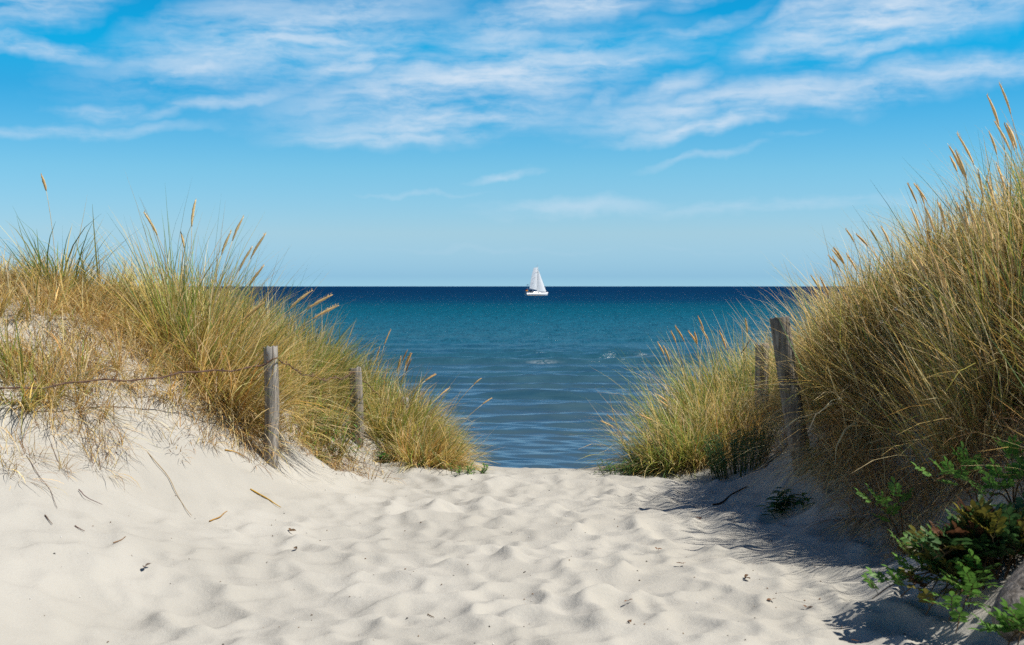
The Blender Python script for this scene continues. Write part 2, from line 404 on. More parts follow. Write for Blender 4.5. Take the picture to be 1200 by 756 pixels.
for fx, fy, fl, fw in ((1.4, 65.55, .6, .11), (7.0, 69.1, .8, .2)):
    fm = np.maximum(fm, np.exp(-((xs - fx) / fl) ** 2 - ((ys - fy - .8 * 0) / fw) ** 2))
zw *= fade
i, j = np.meshgrid(np.arange(len(Xw) - 1), np.arange(len(Yw) - 1)); a = (j * len(Xw) + i).ravel()
g = Geo(); g.add(np.c_[xs, ys, zw], np.c_[a, a + 1, a + len(Xw) + 1, a + len(Xw)], np.c_[fm, fm, fm])
sea = g.build('sea', M_SEA, origin=None); sea.location.z = SEA; tag(sea, kind='structure')

# ------------------------------------------------------------------ plant materials
def leaf_mat(name, trans=.38, rough=.55, gloss=.25):
    m, t, out = new_mat(name)
    a = t.new('ShaderNodeAttribute', attribute_name='col').outputs['Color']
    p = t.new('ShaderNodeBsdfPrincipled'); t.l.new(a, p.inputs['Base Color'])
    p.inputs['Roughness'].default_value = rough; p.inputs['Specular IOR Level'].default_value = gloss
    tr = t.new('ShaderNodeBsdfTranslucent'); t.l.new(a, tr.inputs[0])
    mx = t.new('ShaderNodeMixShader'); mx.inputs[0].default_value = trans
    t.l.new(p.outputs[0], mx.inputs[1]); t.l.new(tr.outputs[0], mx.inputs[2]); t.l.new(mx.outputs[0], out.inputs[0])
    return m
M_GRASS = leaf_mat('grass_blade'); M_HEAD = leaf_mat('seed_head', .25, .8, .1); M_LEAF = leaf_mat('green_leaf', .35, .5, .3); M_DRY = leaf_mat('dry_plant', .15, .8, .1)

STRAW = np.array((.70, .50, .18)); PALE = np.array((.80, .66, .38)); GREEN = np.array((.18, .29, .05)); BLUEG = np.array((.095, .19, .085))
BROWN = np.array((.16, .095, .045)); OCHRE = np.array((.56, .31, .07)); YGREEN = np.array((.40, .38, .08))

def blades(g, base, azm, L, th0, curl, wid, c0, c1, K=5, twist=None):
    n = len(base)
    t_ = np.linspace(0, 1, K + 1)
    tm = (t_[1:] + t_[:-1]) / 2
    th = th0[:, None] + curl[:, None] * tm[None, :] ** 1.6
    wob = rng.normal(0, .10, (n, 1)) * tm[None, :] * 4
    hx = np.cos(azm[:, None] + wob); hy = np.sin(azm[:, None] + wob)
    ds = (L / K)[:, None]
    st, ct = np.sin(th) * ds, np.cos(th) * ds
    P = np.zeros((n, K + 1, 3)); P[:, 0] = base
    P[:, 1:, 0] = base[:, :1] + np.cumsum(st * hx, 1); P[:, 1:, 1] = base[:, 1:2] + np.cumsum(st * hy, 1); P[:, 1:, 2] = base[:, 2:3] + np.cumsum(ct, 1)
    tw = rng.uniform(-1.3, 1.3, n) if twist is None else twist
    sx_ = -np.sin(azm) * np.cos(tw); sy_ = np.cos(azm) * np.cos(tw)
    # tilt the strip sideways so blades face all ways
    S = np.stack((sx_ + np.cos(azm) * np.sin(tw) * .8, sy_ + np.sin(azm) * np.sin(tw) * .8, .25 * np.sin(tw)), -1)
    S /= np.linalg.norm(S, axis=1)[:, None]
    wd = wid[:, None] * (1 - .92 * t_[None, :] ** 2.2) / 2
    Lf = P - S[:, None, :] * wd[..., None]; Rt = P + S[:, None, :] * wd[..., None]
    v = np.stack((Lf, Rt), 2).reshape(-1, 3)
    C = c0[:, None, :] * (1 - t_[None, :, None]) + c1[:, None, :] * t_[None, :, None]
    C = np.repeat(C[:, :, None, :], 2, 2).reshape(-1, 3)
    b = (np.arange(n) * (K + 1) * 2)[:, None] + (np.arange(K) * 2)[None, :]
    b = b.ravel()
    g.add(v, np.c_[b, b + 1, b + 3, b + 2], C)

def mixcol(n, pal, wts, jit=.16):
    pal = np.array(pal); k = rng.choice(len(pal), n, p=np.array(wts) / sum(wts))
    c = pal[k] * np.exp(rng.normal(0, jit, (n, 1))) * np.exp(rng.normal(0, .05, (n, 3)))
    return c

OLIVE = np.array((.11, .12, .03))
MIXES = {  # weights of straw, pale, green, blue-green, ochre, yellow-green, olive, brown
    'straw': (4.5, 3, 1, .5, .8, 1.4, .3, .2), 'mixed': (2.2, 1.5, 3.2, 1.4, .4, 3, .5, .1), 'green': (.8, .6, 4.5, 2.2, .2, 2.6, .8, 0), 'blue': (.8, .8, 2, 5, .2, 1, .4, 0),
    'warm': (3.5, 1.2, 1.2, .5, 2, 1.8, .6, .3), 'dark': (.7, .2, 3, 3, .3, .6, 3, 0), 'olive': (1.4, .5, 1.2, .7, .6, .7, 4, 3)}
PAL = [STRAW, PALE, GREEN, BLUEG, OCHRE, YGREEN, OLIVE, BROWN * .95]

def tuft(g, x, y, r, n, H, mix='mixed', lean=(0, 0), spread=.55, curl=.7, wid=.0055, ry=None, fixed_z=None, sd=.25):
    """n living blades rooted in a disc, leaning outward and down-wind"""
    ry = r if ry is None else ry
    n = int(n * .62); wid = wid * 1.6
    m = max(6, n // 9); k = rng.integers(0, m, n)                      # blades grow in shoots that share a lean
    a = rng.uniform(0, 2 * math.pi, m)[k]; q = np.sqrt(rng.uniform(0, 1, m))[k]
    ox, oy = q * np.cos(a) * r, q * np.sin(a) * ry
    bx, by = x + ox + rng.normal(0, .012, n), y + oy + rng.normal(0, .012, n)
    bz = land(bx, by) - .02
    L = H * np.clip(rng.normal(.85, sd * .7, m)[k] * rng.normal(.95, sd * .7, n), .25, 1.25)
    vx = q * np.cos(a) * spread + lean[0] + rng.normal(0, .26, m)[k] + rng.normal(0, .18, n); vy = q * np.sin(a) * spread + lean[1] + rng.normal(0, .26, m)[k] + rng.normal(0, .18, n)
    azm = np.arctan2(vy, vx); th0 = np.clip(np.hypot(vx, vy), 0, 1.25)
    cu = curl * np.clip(rng.normal(.8, .5, n), -.1, 2.2)
    c1 = mixcol(n, PAL, MIXES[mix], .2); c0 = c1 * .6 + .4 * mixcol(n, [BROWN * 2, STRAW, YGREEN], (.7, 2, 1.2))
    tipdry = rng.uniform(0, 1, n) < .28
    c1[tipdry] = mixcol(int(tipdry.sum()), [STRAW, PALE], (1, 1))
    blades(g, np.c_[bx, by, bz], azm, L, th0, cu, wid * rng.uniform(.7, 1.3, n), c0, c1)

def thatch(g, x, y, r, n, H, lean=(0, 0), ry=None, wid=.005, pal=None, wts=(4, 1.1, 3, 1.2)):
    """dead, bent and broken blades round the foot"""
    ry = r if ry is None else ry
    a = rng.uniform(0, 2 * math.pi, n); q = np.sqrt(rng.uniform(0, 1, n))
    bx, by = x + q * np.cos(a) * r, y + q * np.sin(a) * ry
    bz = land(bx, by) - .01 + rng.uniform(0, .06, n)
    L = H * rng.uniform(.4, 1.15, n)
    vx = np.cos(a) * q * .9 + lean[0] + rng.normal(0, .45, n); vy = np.sin(a) * q * .9 + lean[1] + rng.normal(0, .45, n)
    azm = np.arctan2(vy, vx); th0 = np.clip(np.hypot(vx, vy), .1, 1.5)
    cu = rng.uniform(.2, 1.5, n)
    c = mixcol(n, pal or [STRAW, BROWN * 1.8, PALE * .9, OCHRE * .8], wts)
    blades(g, np.c_[bx, by, bz], azm, L, th0, cu, wid * rng.uniform(.6, 1.2, n), c * .8, c, K=4)

def stalk(root, x, y, H, azm, th0, cu, hl=.20, hr=.011, warm=0.0):
    """one flowering stalk with its seed head: part > sub-part"""
    z = gz(x, y) - .02
    K = 8; t_ = np.linspace(0, 1, K + 1); tm = (t_[1:] + t_[:-1]) / 2
    th = th0 + cu * tm ** 1.6; ds = H / K
    p = np.zeros((K + 1, 3)); p[0] = (x, y, z)
    p[1:, 0] = x + np.cumsum(np.sin(th) * ds) * math.cos(azm); p[1:, 1] = y + np.cumsum(np.sin(th) * ds) * math.sin(azm); p[1:, 2] = z + np.cumsum(np.cos(th) * ds)
    g = Geo(); tube(g, p, np.linspace(.003, .002, K + 1), PALE * .9, 5)
    s = g.build('flower_stalk', M_GRASS, root)
    d = p[-1] - p[-2]; d /= np.linalg.norm(d)
    m = 11; u = np.linspace(0, 1, m)
    hp = p[-1][None] - d[None] * hl * .12 + d[None] * (u[:, None] * hl) + np.array((math.cos(azm), math.sin(azm), -.3))[None] * (u[:, None] ** 2 * hl * .12)
    rr = hr * (np.sin(np.pi * np.clip(u * .92 + .06, 0, 1)) ** .7 + .04)
    g = Geo()
    cc = np.array((.84, .64, .33)) * (1 - warm) + np.array((.68, .42, .16)) * warm
    tube(g, hp, rr, cc * float(np.exp(random.gauss(0, .12))), 8, wob=.22)
    # awns
    n = 46; k = rng.uniform(0.05, .97, n); aa = rng.uniform(0, 2 * math.pi, n)
    bp = hp[0][None] + (hp[-1] - hp[0])[None] * k[:, None]
    blades(g, bp, aa, np.full(n, hl * .13), rng.uniform(.1, .5, n), np.zeros(n), np.full(n, .004), np.tile(cc, (n, 1)), np.tile(cc * 1.15, (n, 1)), K=2)
    g.build('seed_head', M_HEAD, s)

def X_(px, d): return (px - 600) / FPX * d

def tussock(label, px, d, group='grass tussocks on the two dunes', live=(), dead=(), stalks=(), name='grass_tussock', cat='grass tussock'):
    x, y = X_(px, d), d
    root = empty(name, (x, y, gz(x, y)), label, cat, group)
    if live:
        g = Geo()
        for kw in live:
            kw = dict(kw); ox, oy = kw.pop('o', (0, 0)); tuft(g, x + ox, y + oy, **kw)
        g.build('blades', M_GRASS, root)
    if dead:
        g = Geo()
        for kw in dead:
            kw = dict(kw); ox, oy = kw.pop('o', (0, 0)); thatch(g, x + ox, y + oy, **kw)
        g.build('dead_blades', M_DRY, root)
    for s in stalks:
        s = dict(s); ox, oy = s.pop('o', (0, 0)); stalk(root, x + ox, y + oy, **s)
    return root

def heads(n, r, H, azm, th, cu, hl=.2, hr=.011, warm=.2, jaz=.5, jth=.12, jh=.12, oy=None):
    out = []
    for _ in range(n):
        out.append(dict(o=(random.uniform(-r, r), random.uniform(-(oy or r), oy or r)), H=H * (1 + random.uniform(-jh, jh)), azm=azm + random.gauss(0, jaz), th0=abs(th + random.gauss(0, jth)), cu=cu * random.uniform(.5, 1.3), hl=hl * random.uniform(.75, 1.15), hr=hr * random.uniform(.8, 1.15), warm=min(1, max(0, warm + random.uniform(-.2, .3)))))
    return out

# ------------------------------------------------------------------ fence posts
M_WOOD, t, out = new_mat('weathered_wood')
oc = t.new('ShaderNodeTexCoord').outputs['Object']
gr = t.noise(t.mapping(oc, scl=(22, 22, 1.1)), 1.6, 6, .65, .5)
kn = t.noise(oc, 5, 3)
dark = t.new('ShaderNodeAttribute', attribute_name='col').outputs['Color']
c = t.ramp(gr, [(.28, (.035, .03, .026)), (.45, (.20, .18, .155)), (.62, (.34, .315, .28)), (.8, (.44, .41, .37))])
c = t.mix(t.math('MULTIPLY', t.rng(kn, .55, .75), .45), c, (.13, .105, .085))
c = t.mix(1.0, c, dark, 'MULTIPLY')
principled(t, out, c, .9, .15, t.bump(gr, .9, .012))
M_RUST, t, out = new_mat('rusty_wire')
oc = t.new('ShaderNodeTexCoord').outputs['Object']
principled(t, out, t.mix(t.noise(oc, 60, 3), (.05, .035, .028), (.16, .085, .05)), .75, .3)

def post_geo(g, p0, p1, r0, r1, tone, seg=14, rough=.05, split=0):
    """a round, checked, slightly bent wooden post from foot p0 to top p1"""
    p0, p1 = np.array(p0), np.array(p1); n = 22
    u = np.linspace(0, 1, n); ax = p1 - p0
    pts = p0[None] + ax[None] * u[:, None]
    pts[:, 0] += .008 * np.sin(u * 5 + p0[0]); pts[:, 1] += .006 * np.sin(u * 4)
    a = np.arange(seg) / seg * 2 * math.pi
    fl = 1 + rough * rng.uniform(-1, 1, seg)
    fl[rng.integers(0, seg, 3)] *= .86                                   # drying checks run the length
    rr = (r0 + (r1 - r0) * u)[:, None] * fl[None, :] * (1 + .018 * rng.uniform(-1, 1, (n, seg)))
    v = pts[:, None, :] + np.stack((rr * np.cos(a), rr * np.sin(a), np.zeros_like(rr)), -1)
    v[-1, :, 2] += rng.uniform(-.012, .012, seg) + .012 * np.cos(a + 1)
    v = np.concatenate((v, (pts[-1] + (v[-1] - pts[-1]) * .93 + np.array((0, 0, .006)))[None]), 0)
    n += 1
    f = [(i * seg + j, i * seg + (j + 1) % seg, (i + 1) * seg + (j + 1) % seg, (i + 1) * seg + j) for i in range(n - 1) for j in range(seg)]
    vv = np.vstack((v.reshape(-1, 3), v[-1].mean(0)[None] - np.array((0, 0, .006))[None])); ci = len(vv) - 1
    f += [((n - 1) * seg + j, (n - 1) * seg + (j + 1) % seg, ci, ci) for j in range(seg)]
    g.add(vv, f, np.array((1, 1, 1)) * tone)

def post(label, foot, top, r0=.062, r1=.058, tone=1.0, group='weathered fence posts', extra=None):
    foot, top = np.array(foot), np.array(top)
    deep = foot + (foot - top) / np.linalg.norm(foot - top) * .35
    root = empty('fence_post', foot, label, 'fence post', group)
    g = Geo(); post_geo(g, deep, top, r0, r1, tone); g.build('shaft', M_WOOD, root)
    return root

f1_, t1_ = at(317, 545, 10.8), at(316.5, 408, 10.8)
P1 = post('grey weathered post standing left of the path beside the big tussock', f1_, t1_, .060, .058, 1.05)
f2_, t2_ = at(418, 524, 12.95), at(417, 432, 12.95)
P2 = post('weathered post left of the path half sunk in yellow-green grass', f2_, t2_, .066, .062, .9)
f3_, t3_ = at(474, 505, 13.65), at(471, 467, 13.65)
P3 = post('short post stump half buried in the end clump of the left dune', f3_, t3_, .062, .066, .9)
f4_, t4_ = at(944, 556, 10.3), at(912, 373, 10.2)
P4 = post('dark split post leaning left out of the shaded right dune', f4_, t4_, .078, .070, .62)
f5_, t5_ = at(894, 490, 13.0), at(892, 404, 13.0)
P5 = post('straight grey post in straw grass behind the leaning post', f5_, t5_, .066, .062, .95)
def nails(root, p, n=1):
    g = Geo()
    for k in range(n):
        q = np.array(p) + np.array((random.uniform(-.03, .03), -.058, -.05 - .05 * k))
        tube(g, [q, q + np.array((0, -.02, .006))], .004, (1, 1, 1), 6)
    g.build('staple', M_RUST, root)
nails(P1, t1_); nails(P2, t2_); nails(P4, t4_ + np.array((.02, -.012, -.05)), 2)
# loose end of wire curled on the far right post
g = Geo(); u = np.linspace(0, 1, 26)
tube(g, np.array(t5_)[None] + np.stack((-.04 - .15 * u, -.05 + .03 * np.sin(u * 7), -.02 + .07 * np.sin(u * math.pi * 1.3)), -1), .004, (1, 1, 1), 6)
g.build('wire_end', M_RUST, P5)

# sagging wire of the left fence
def sag(a, b, s, n=40):
    a, b = np.array(a), np.array(b); u = np.linspace(0, 1, n)
    p = a[None] + (b - a)[None] * u[:, None]; p[:, 2] -= s * 4 * u * (1 - u)
    p[:, 2] += .012 * np.sin(u * 23 + a[0]) + .006 * np.sin(u * 61); p[:, 1] += .01 * np.sin(u * 31)
    return p
wa = at(308, 428, 10.73); wb = at(325, 420, 10.73); wc = at(415, 437, 12.88); w0 = at(-160, 462, 8.2)
pts = np.vstack((sag(w0, wa, .03), sag(wa, wb, 0, 4)[1:], sag(wb, wc, .10)[1:], sag(wc, at(520, 490, 15.2), .12)[1:]))
g = Geo()
ph = np.arange(len(pts)) * 1.9
off = np.stack((0 * ph, .004 * np.cos(ph), .004 * np.sin(ph)), -1)
tube(g, pts + off, .0045, (1, 1, 1), 5); tube(g, pts - off, .0045, (1, 1, 1), 5)
wire = g.build('fence_wire', M_RUST, origin=wa)
tag(wire, 'rusty twisted fence wire sagging between the posts on the left dune', 'wire')
g = Geo()
for i in range(4, len(pts) - 2, 6):
    for s in (-1, 1):
        q = pts[i]; tube(g, [q + np.array((.004 * s, -.02, -.018 * s)), q, q + np.array((-.004 * s, .02, .018))], .003, (1, 1, 1), 4)
g.build('barbs', M_RUST, wire)

# ------------------------------------------------------------------ left dune grass
big = tussock('tall fan-shaped tussock with pale seed heads left of the front post', 235, 11.3,
    live=[dict(r=.34, n=1500, H=1.15, mix='mixed', lean=(.10, -.02), spread=.75, curl=.55), dict(o=(.25, -.1), r=.30, n=1100, H=.95, mix='straw', lean=(.55, -.25), spread=.6, curl=.9),
          dict(o=(-.15, 0), r=.3, n=600, H=1.0, mix='green', lean=(-.15, 0), spread=.7, curl=.5), dict(o=(.35, .1), r=.25, n=500, H=1.0, mix='straw', lean=(.75, 0), spread=.4, curl=.7)],
    dead=[dict(r=.45, n=1400, H=.55, lean=(.25, -.35)), dict(o=(.3, -.3), r=.3, n=700, H=.45, lean=(.35, -.5))],
    stalks=[dict(o=(-.10, 0), H=1.08, azm=math.pi, th0=.10, cu=.35, hl=.21, hr=.0095, warm=.1), dict(o=(-.06, 0), H=.98, azm=2.6, th0=.05, cu=.12, hl=.14, hr=.009, warm=.4), dict(o=(-.08, .05), H=1.13, azm=0, th0=-.02, cu=.06, hl=.23, hr=.010, warm=0),
            dict(o=(.0, 0), H=1.0, azm=0, th0=.10, cu=.2, hl=.20, hr=.0095, warm=.0), dict(o=(.02, .08), H=1.13, azm=0, th0=.12, cu=.22, hl=.21, hr=.0095, warm=.1), dict(o=(.10, 0), H=1.1, azm=0, th0=.18, cu=.28, hl=.23, hr=.009, warm=.25),
            dict(o=(.08, -.05), H=.98, azm=0, th0=.16, cu=.25, hl=.22, hr=.009, warm=.2), dict(o=(.1, .1), H=.86, azm=0, th0=.20, cu=.35, hl=.20, hr=.009, warm=.5), dict(o=(.1, -.1), H=.66, azm=0, th0=.22, cu=.6, hl=.20, hr=.009, warm=.6),
            dict(o=(.2, .0), H=.92, azm=0, th0=.48, cu=.35, hl=.22, hr=.009, warm=.35), dict(o=(.22, .1), H=.98, azm=0, th0=.52, cu=.5, hl=.22, hr=.009, warm=.5), dict(o=(.25, .0), H=.98, azm=0, th0=.56, cu=.5, hl=.22, hr=.009, warm=.45)])
tussock('green tussock arching left on the far-left crest, one lone seed head above', 66, 11.2,
    live=[dict(r=.10, n=330, H=.75, mix='blue', lean=(-.28, 0), spread=.5, curl=.9, wid=.008), dict(r=.22, n=650, H=.42, mix='straw', lean=(0, 0), spread=.8)],
    dead=[dict(r=.3, n=450, H=.4)], stalks=[dict(o=(.01, 0), H=.93, azm=math.pi, th0=.03, cu=.16, hl=.14, hr=.011, warm=.5)])
tussock('few thin upright green shoots on the crest between the two left tussocks', 112, 11.4,
    live=[dict(r=.05, n=60, H=.74, mix='blue', lean=(-.10, 0), spread=.4, curl=.3, wid=.008), dict(r=.18, n=240, H=.4, mix='straw', spread=.7)], dead=[dict(r=.22, n=200, H=.3)])
tussock('yellow-green clump low at the left picture edge below the wire', 22, 9.4,
    live=[dict(r=.22, n=520, H=.52, mix='mixed', lean=(-.02, -.15), spread=.9, curl=.8), dict(o=(.3, .25), r=.25, n=300, H=.42, mix='straw', lean=(.2, -.2), spread=.9, curl=.9)], dead=[dict(r=.34, n=420, H=.38, lean=(.15, -.5)), dict(o=(.35, .1), r=.3, n=260, H=.42, lean=(.3, -.5))])
tussock('dense yellow-green tussock just behind the front left post', 352, 13.4,
    live=[dict(r=.36, n=1700, H=.72, mix='green', lean=(.10, -.1), spread=.6, curl=.6, wid=.0065), dict(o=(-.1, -.2), r=.4, n=500, H=.7, mix='green', lean=(.1, -.2), spread=.6)], dead=[dict(r=.6, n=800, H=.4, lean=(.2, -.4))])
tussock('darker green weedy tussock at the foot of the half sunk post', 374, 12.7,
    live=[dict(o=(.02, -.2), r=.24, n=700, H=.42, mix='dark', lean=(.05, -.2), spread=.7, wid=.007)], dead=[dict(o=(.02, -.35), r=.22, n=450, H=.3, lean=(.1, -.6), wts=(1, 4, 1, 1))])
tussock('tussock with rust-brown flower stems above the sunken post', 452, 15.3,
    live=[dict(r=.38, n=1500, H=.72, mix='mixed', lean=(.15, -.1), spread=.6, wid=.0075)], dead=[dict(r=.5, n=500, H=.4, lean=(.2, -.3))], stalks=heads(9, .22, .80, 0, .10, .2, .17, .008, .8))
tussock('straw tussock tapering to the sand at the left mouth of the path', 474, 13.3,
    live=[dict(r=.30, n=1600, H=.50, mix='mixed', lean=(.45, -.15), spread=.6, curl=.8, wid=.0065), dict(o=(-.05, .3), r=.36, n=1200, H=.62, mix='mixed', lean=(.3, -.2), spread=.6, curl=.8), dict(o=(.22, -.45), r=.24, n=1100, H=.40, mix='warm', lean=(.5, -.2), spread=.6, curl=.8, wid=.006)],
    dead=[dict(o=(.12, -.4), r=.26, n=600, H=.34, lean=(.4, -.5))], stalks=heads(6, .3, .66, 0, .6, .4, .12, .006, .4, jaz=.3))

def stuff(name, parts_live, parts_dead, label, cat='dune grass'):
    g = Geo()
    for (px, d, r, n, H, mix, lean, spread, cu) in parts_live: tuft(g, X_(px, d), d, r, n, H, mix, lean, spread, cu, wid=.0045 + .0001 * d)
    for q in parts_dead: thatch(g, X_(q[0], q[1]), q[1], *q[2:6], wts=q[6] if len(q) > 6 else (4, 1.1, 3, 1.2))
    o = g.build(name, M_GRASS, origin=(0, 0, 0)); tag(o, label, cat, kind='stuff'); return o

SL = []; SDd = []
for px, d in ((-120, 10.6), (-70, 11), (-30, 11.2), (5, 11.3), (35, 11.1), (85, 11.3), (130, 11.5), (160, 11.7), (190, 11.9), (285, 12.4), (310, 13)):
    SL.append((px, d, .28, 420, .44, 'straw', (.0, 0), .7, .6)); SDd.append((px, d - .2, .3, 330, .34, (.1, -.3)))
for px, d in ((0, 10.3), (50, 10.4), (95, 10.6), (140, 10.8), (175, 10.9), (60, 9.8), (105, 10.1), (150, 10.35), (190, 10.55), (-50, 9.6)):
    SL.append((px, d, .20, 120, .38, 'straw', (.05, -.15), .8, .7)); SDd.append((px, d, .26, 300, .36, (.25, -.55)))
for px, d in ((345, 13.8), (375, 14.3), (405, 14.2), (330, 13), (350, 12.9), (430, 14.8), (320, 15), (290, 14), (250, 13.5), (200, 13.2), (395, 15.5), (425, 15.8), (455, 14.7)):
    SL.append((px, d, .42, 780, .68, ('mixed', 'green')[int(px) % 2], (.12, -.1), .6, .6)); SDd.append((px, d - .1, .5, 250, .4, (.2, -.4)))
for px, d in ((452, 14.4), (470, 14.0), (490, 13.5), (504, 13.1), (460, 14.8), (484, 14.3), (512, 12.8), (445, 15.2), (496, 14)):
    SL.append((px, d, .3, 600, .44, 'mixed', (.35, -.1), .6, .7)); SDd.append((px, d, .3, 180, .3, (.3, -.3)))
for _ in range(40):
    x, y = random.uniform(-11, -4.2), random.uniform(-2, 17); SL.append((600 + x / max(y, .5) * FPX, max(y, .5), .4, 160, .55, 'mixed', (0, 0), .7, .7))
stuff('dune_grass', SL, SDd, 'straw coloured dune grass covering the left dune')

# ------------------------------------------------------------------ right dune grass
tussock('low green clump with blue-green blades at the right mouth of the path', 796, 12.8,
    live=[dict(r=.36, n=2000, H=.62, mix='green', lean=(-.30, -.15), spread=.7, curl=.9, wid=.006), dict(o=(-.18, -.12), r=.22, n=800, H=.36, mix='dark', lean=(-.4, -.2), spread=.6, curl=.9, wid=.006), dict(o=(.1, .3), r=.42, n=1300, H=.8, mix='green', lean=(-.3, -.05), spread=.6, curl=.8)],
    dead=[dict(o=(.1, -.1), r=.32, n=600, H=.36, lean=(-.1, -.4))], stalks=heads(6, .3, .62, math.pi, .5, .5, .12, .006, .4, jaz=.5))
tussock('sunlit straw clump spilling onto bright sand before the straight right post', 860, 12.9,
    live=[dict(r=.36, n=1500, H=.58, mix='straw', lean=(-.15, -.25), spread=.75, curl=1.0), dict(o=(.2, .7), r=.3, n=800, H=.66, mix='straw', lean=(-.1, -.2), spread=.7, curl=1.0)],
    dead=[dict(r=.42, n=1400, H=.46, lean=(-.1, -.5), wts=(5, 1, 3, 1.5)), dict(o=(.35, .4), r=.3, n=600, H=.45, lean=(-.1, -.4), wts=(5, 1, 3, 1.5))])
tussock('blue-green tussock with ochre seed heads left of the straight right post', 842, 14.2,
    live=[dict(r=.52, n=2300, H=1.0, mix='green', lean=(-.15, -.05), spread=.6, curl=.5, wid=.0065), dict(o=(.25, .2), r=.35, n=1000, H=1.0, mix='blue', lean=(-.05, 0), spread=.5, curl=.4, wid=.0065)],
    dead=[dict(r=.5, n=500, H=.4, lean=(-.1, -.4))], stalks=heads(10, .38, 1.02, math.pi, .18, .35, .18, .009, .6, jaz=.6))
tussock('straw crest tussock rising directly behind the leaning post', 1008, 11.4,
    live=[dict(r=.36, n=1900, H=.80, mix='straw', lean=(-.15, -.1), spread=.9, curl=.7), dict(o=(-.28, -.75), r=.24, n=1100, H=1.05, mix='straw', lean=(-.05, 0), spread=.5, curl=.6), dict(o=(-.15, .3), r=.35, n=900, H=.6, mix='warm', lean=(-.3, -.1), spread=.5, curl=.6)],
    dead=[dict(r=.5, n=1200, H=.55, lean=(-.45, -.45))], stalks=heads(6, .35, .72, math.pi, .3, .3, .15, .0075, .3))
tussock('olive brown tussock in the middle of the right dune, full of dried weeds', 1075, 10.3,
    live=[dict(r=.42, n=2300, H=.98, mix='olive', lean=(-.12, -.1), spread=.85, curl=.5), dict(o=(.1, -.2), r=.5, n=1000, H=.9, mix='olive', lean=(-.15, -.25), spread=.6, curl=.6)],
    dead=[dict(o=(0, -.25), r=.55, n=1600, H=.6, lean=(-.4, -.5), wts=(1.5, 5, 1, 1))], stalks=heads(12, .4, .84, math.pi, .15, .3, .16, .008, .4))
tussock('tallest tussock at the right picture edge, crowded with upright seed heads', 1190, 8.8,
    live=[dict(r=.50, n=2600, H=.95, mix='straw', lean=(-.06, -.05), spread=.5, curl=.45), dict(o=(.1, .2), r=.45, n=1000, H=1.0, mix='green', lean=(0, -.05), spread=.5, curl=.5), dict(o=(-.1, -.3), r=.35, n=900, H=.85, mix='olive', lean=(-.2, -.2), spread=.5, curl=.6)],
    dead=[dict(o=(-.1, -.3), r=.5, n=1700, H=.65, lean=(-.3, -.5), wts=(1.5, 5, 1, 1))], stalks=heads(46, .48, 1.06, math.pi, .13, .16, .20, .0078, .25, jaz=.8, jth=.08))
tussock('spray of long straw blades arching out right of the leaning post', 1010, 9.9,
    live=[dict(o=(.05, 0), r=.10, n=60, H=.85, mix='straw', lean=(-.75, -.15), spread=.35, curl=1.3, wid=.011, sd=.12)], dead=[dict(r=.22, n=260, H=.5, lean=(-.5, -.4))])
tussock('skirt of drooping dry grass hanging to the sand below the leaning post', 1002, 9.8,
    dead=[dict(o=(.10, .1), r=.22, n=1100, H=.6, lean=(-.4, -.6), wts=(4, 1.5, 4, .6)), dict(o=(.0, -.12), r=.16, n=500, H=.4, lean=(-.35, -.7), wts=(4, 1.5, 4, .6))])
tussock('little dry brown clump below the single rose shoot on the shaded slope', 1072, 8.15,
    dead=[dict(r=.12, n=260, H=.18, lean=(-.2, -.5), wts=(1, 5, 1, 1)), dict(o=(.02, .1), r=.1, n=90, H=.3, lean=(-.3, -.2))])

SL = []; SDd = []
r2 = np.random.default_rng(3)
def scat(x0, x1, y0, y1, k, zmin, **kw):
    o = 0
    while o < k:
        x, y = r2.uniform(x0, x1), r2.uniform(y0, y1)
        if gz(x, y) < zmin: continue
        o += 1
        px = 600 + x / y * FPX
        yield px, y
for px, d in scat(2.35, 4.6, 8.2, 13.4, 74, .75): SL.append((px, d, .17 + .08 * r2.random(), 290, (.62 if d > 11.3 else .82) * r2.uniform(.7, 1.2), ('straw', 'olive', 'warm', 'olive', 'mixed', 'olive')[int(r2.integers(6))], (-.10 + r2.normal(0, .22), -.1 + r2.normal(0, .2)), .8, r2.uniform(.4, 1.1)))  # olive share raised, putting some of the dune's inner shade into blade colour
DKD = (1.4, 4.2, 1.1, .7)
for px, d in scat(2.2, 3.6, 7.6, 11.5, 56, .38): ((abs(px - 930) < 62 and d < 11) or (px > 1060 and d < 8.3)) or SDd.append((px, d, .25, 280, .55, (-.5, -.5), DKD))
for px, d in scat(1.95, 2.75, 7.2, 11.0, 60, .12): ((abs(px - 925) < 75 and d < 11.2) or px > 1085) or SDd.append((px, d, .16, 190, .42, (-.5, -.6), (1.2, 4.5, 1, .8)))
for px, d in scat(1.9, 2.9, 13.9, 16, 12, .0): SL.append((px, d, .4, 520, .78, 'mixed', (-.2, -.1), .6, .7)); SDd.append((px, d, .4, 200, .45, (-.2, -.4)))
for px, d in scat(2.6, 3.6, 13.9, 17, 16, .1): SL.append((px, d, .4, 420, .72, 'mixed', (-.15, -.05), .6, .6)); SDd.append((px, d, .4, 160, .4, (-.2, -.4)))
for px, d in scat(4.4, 10, .5, 17, 40, .3): SL.append((px, d, .4, 170, .75, 'mixed', (0, 0), .6, .6))
for px, d in scat(2.9, 4.2, 5.2, 8.0, 16, .75): SL.append((px, d, .3, 300, .9, 'mixed', (-.1, -.05), .5, .55))
for px, d in scat(2.3, 4.2, 8.0, 12.5, 90, .4): SDd.append((px, d, .3, 14, r2.uniform(.6, 1.15), (r2.normal(-.3, .6), -.35), (5, .6, 4, 1)))
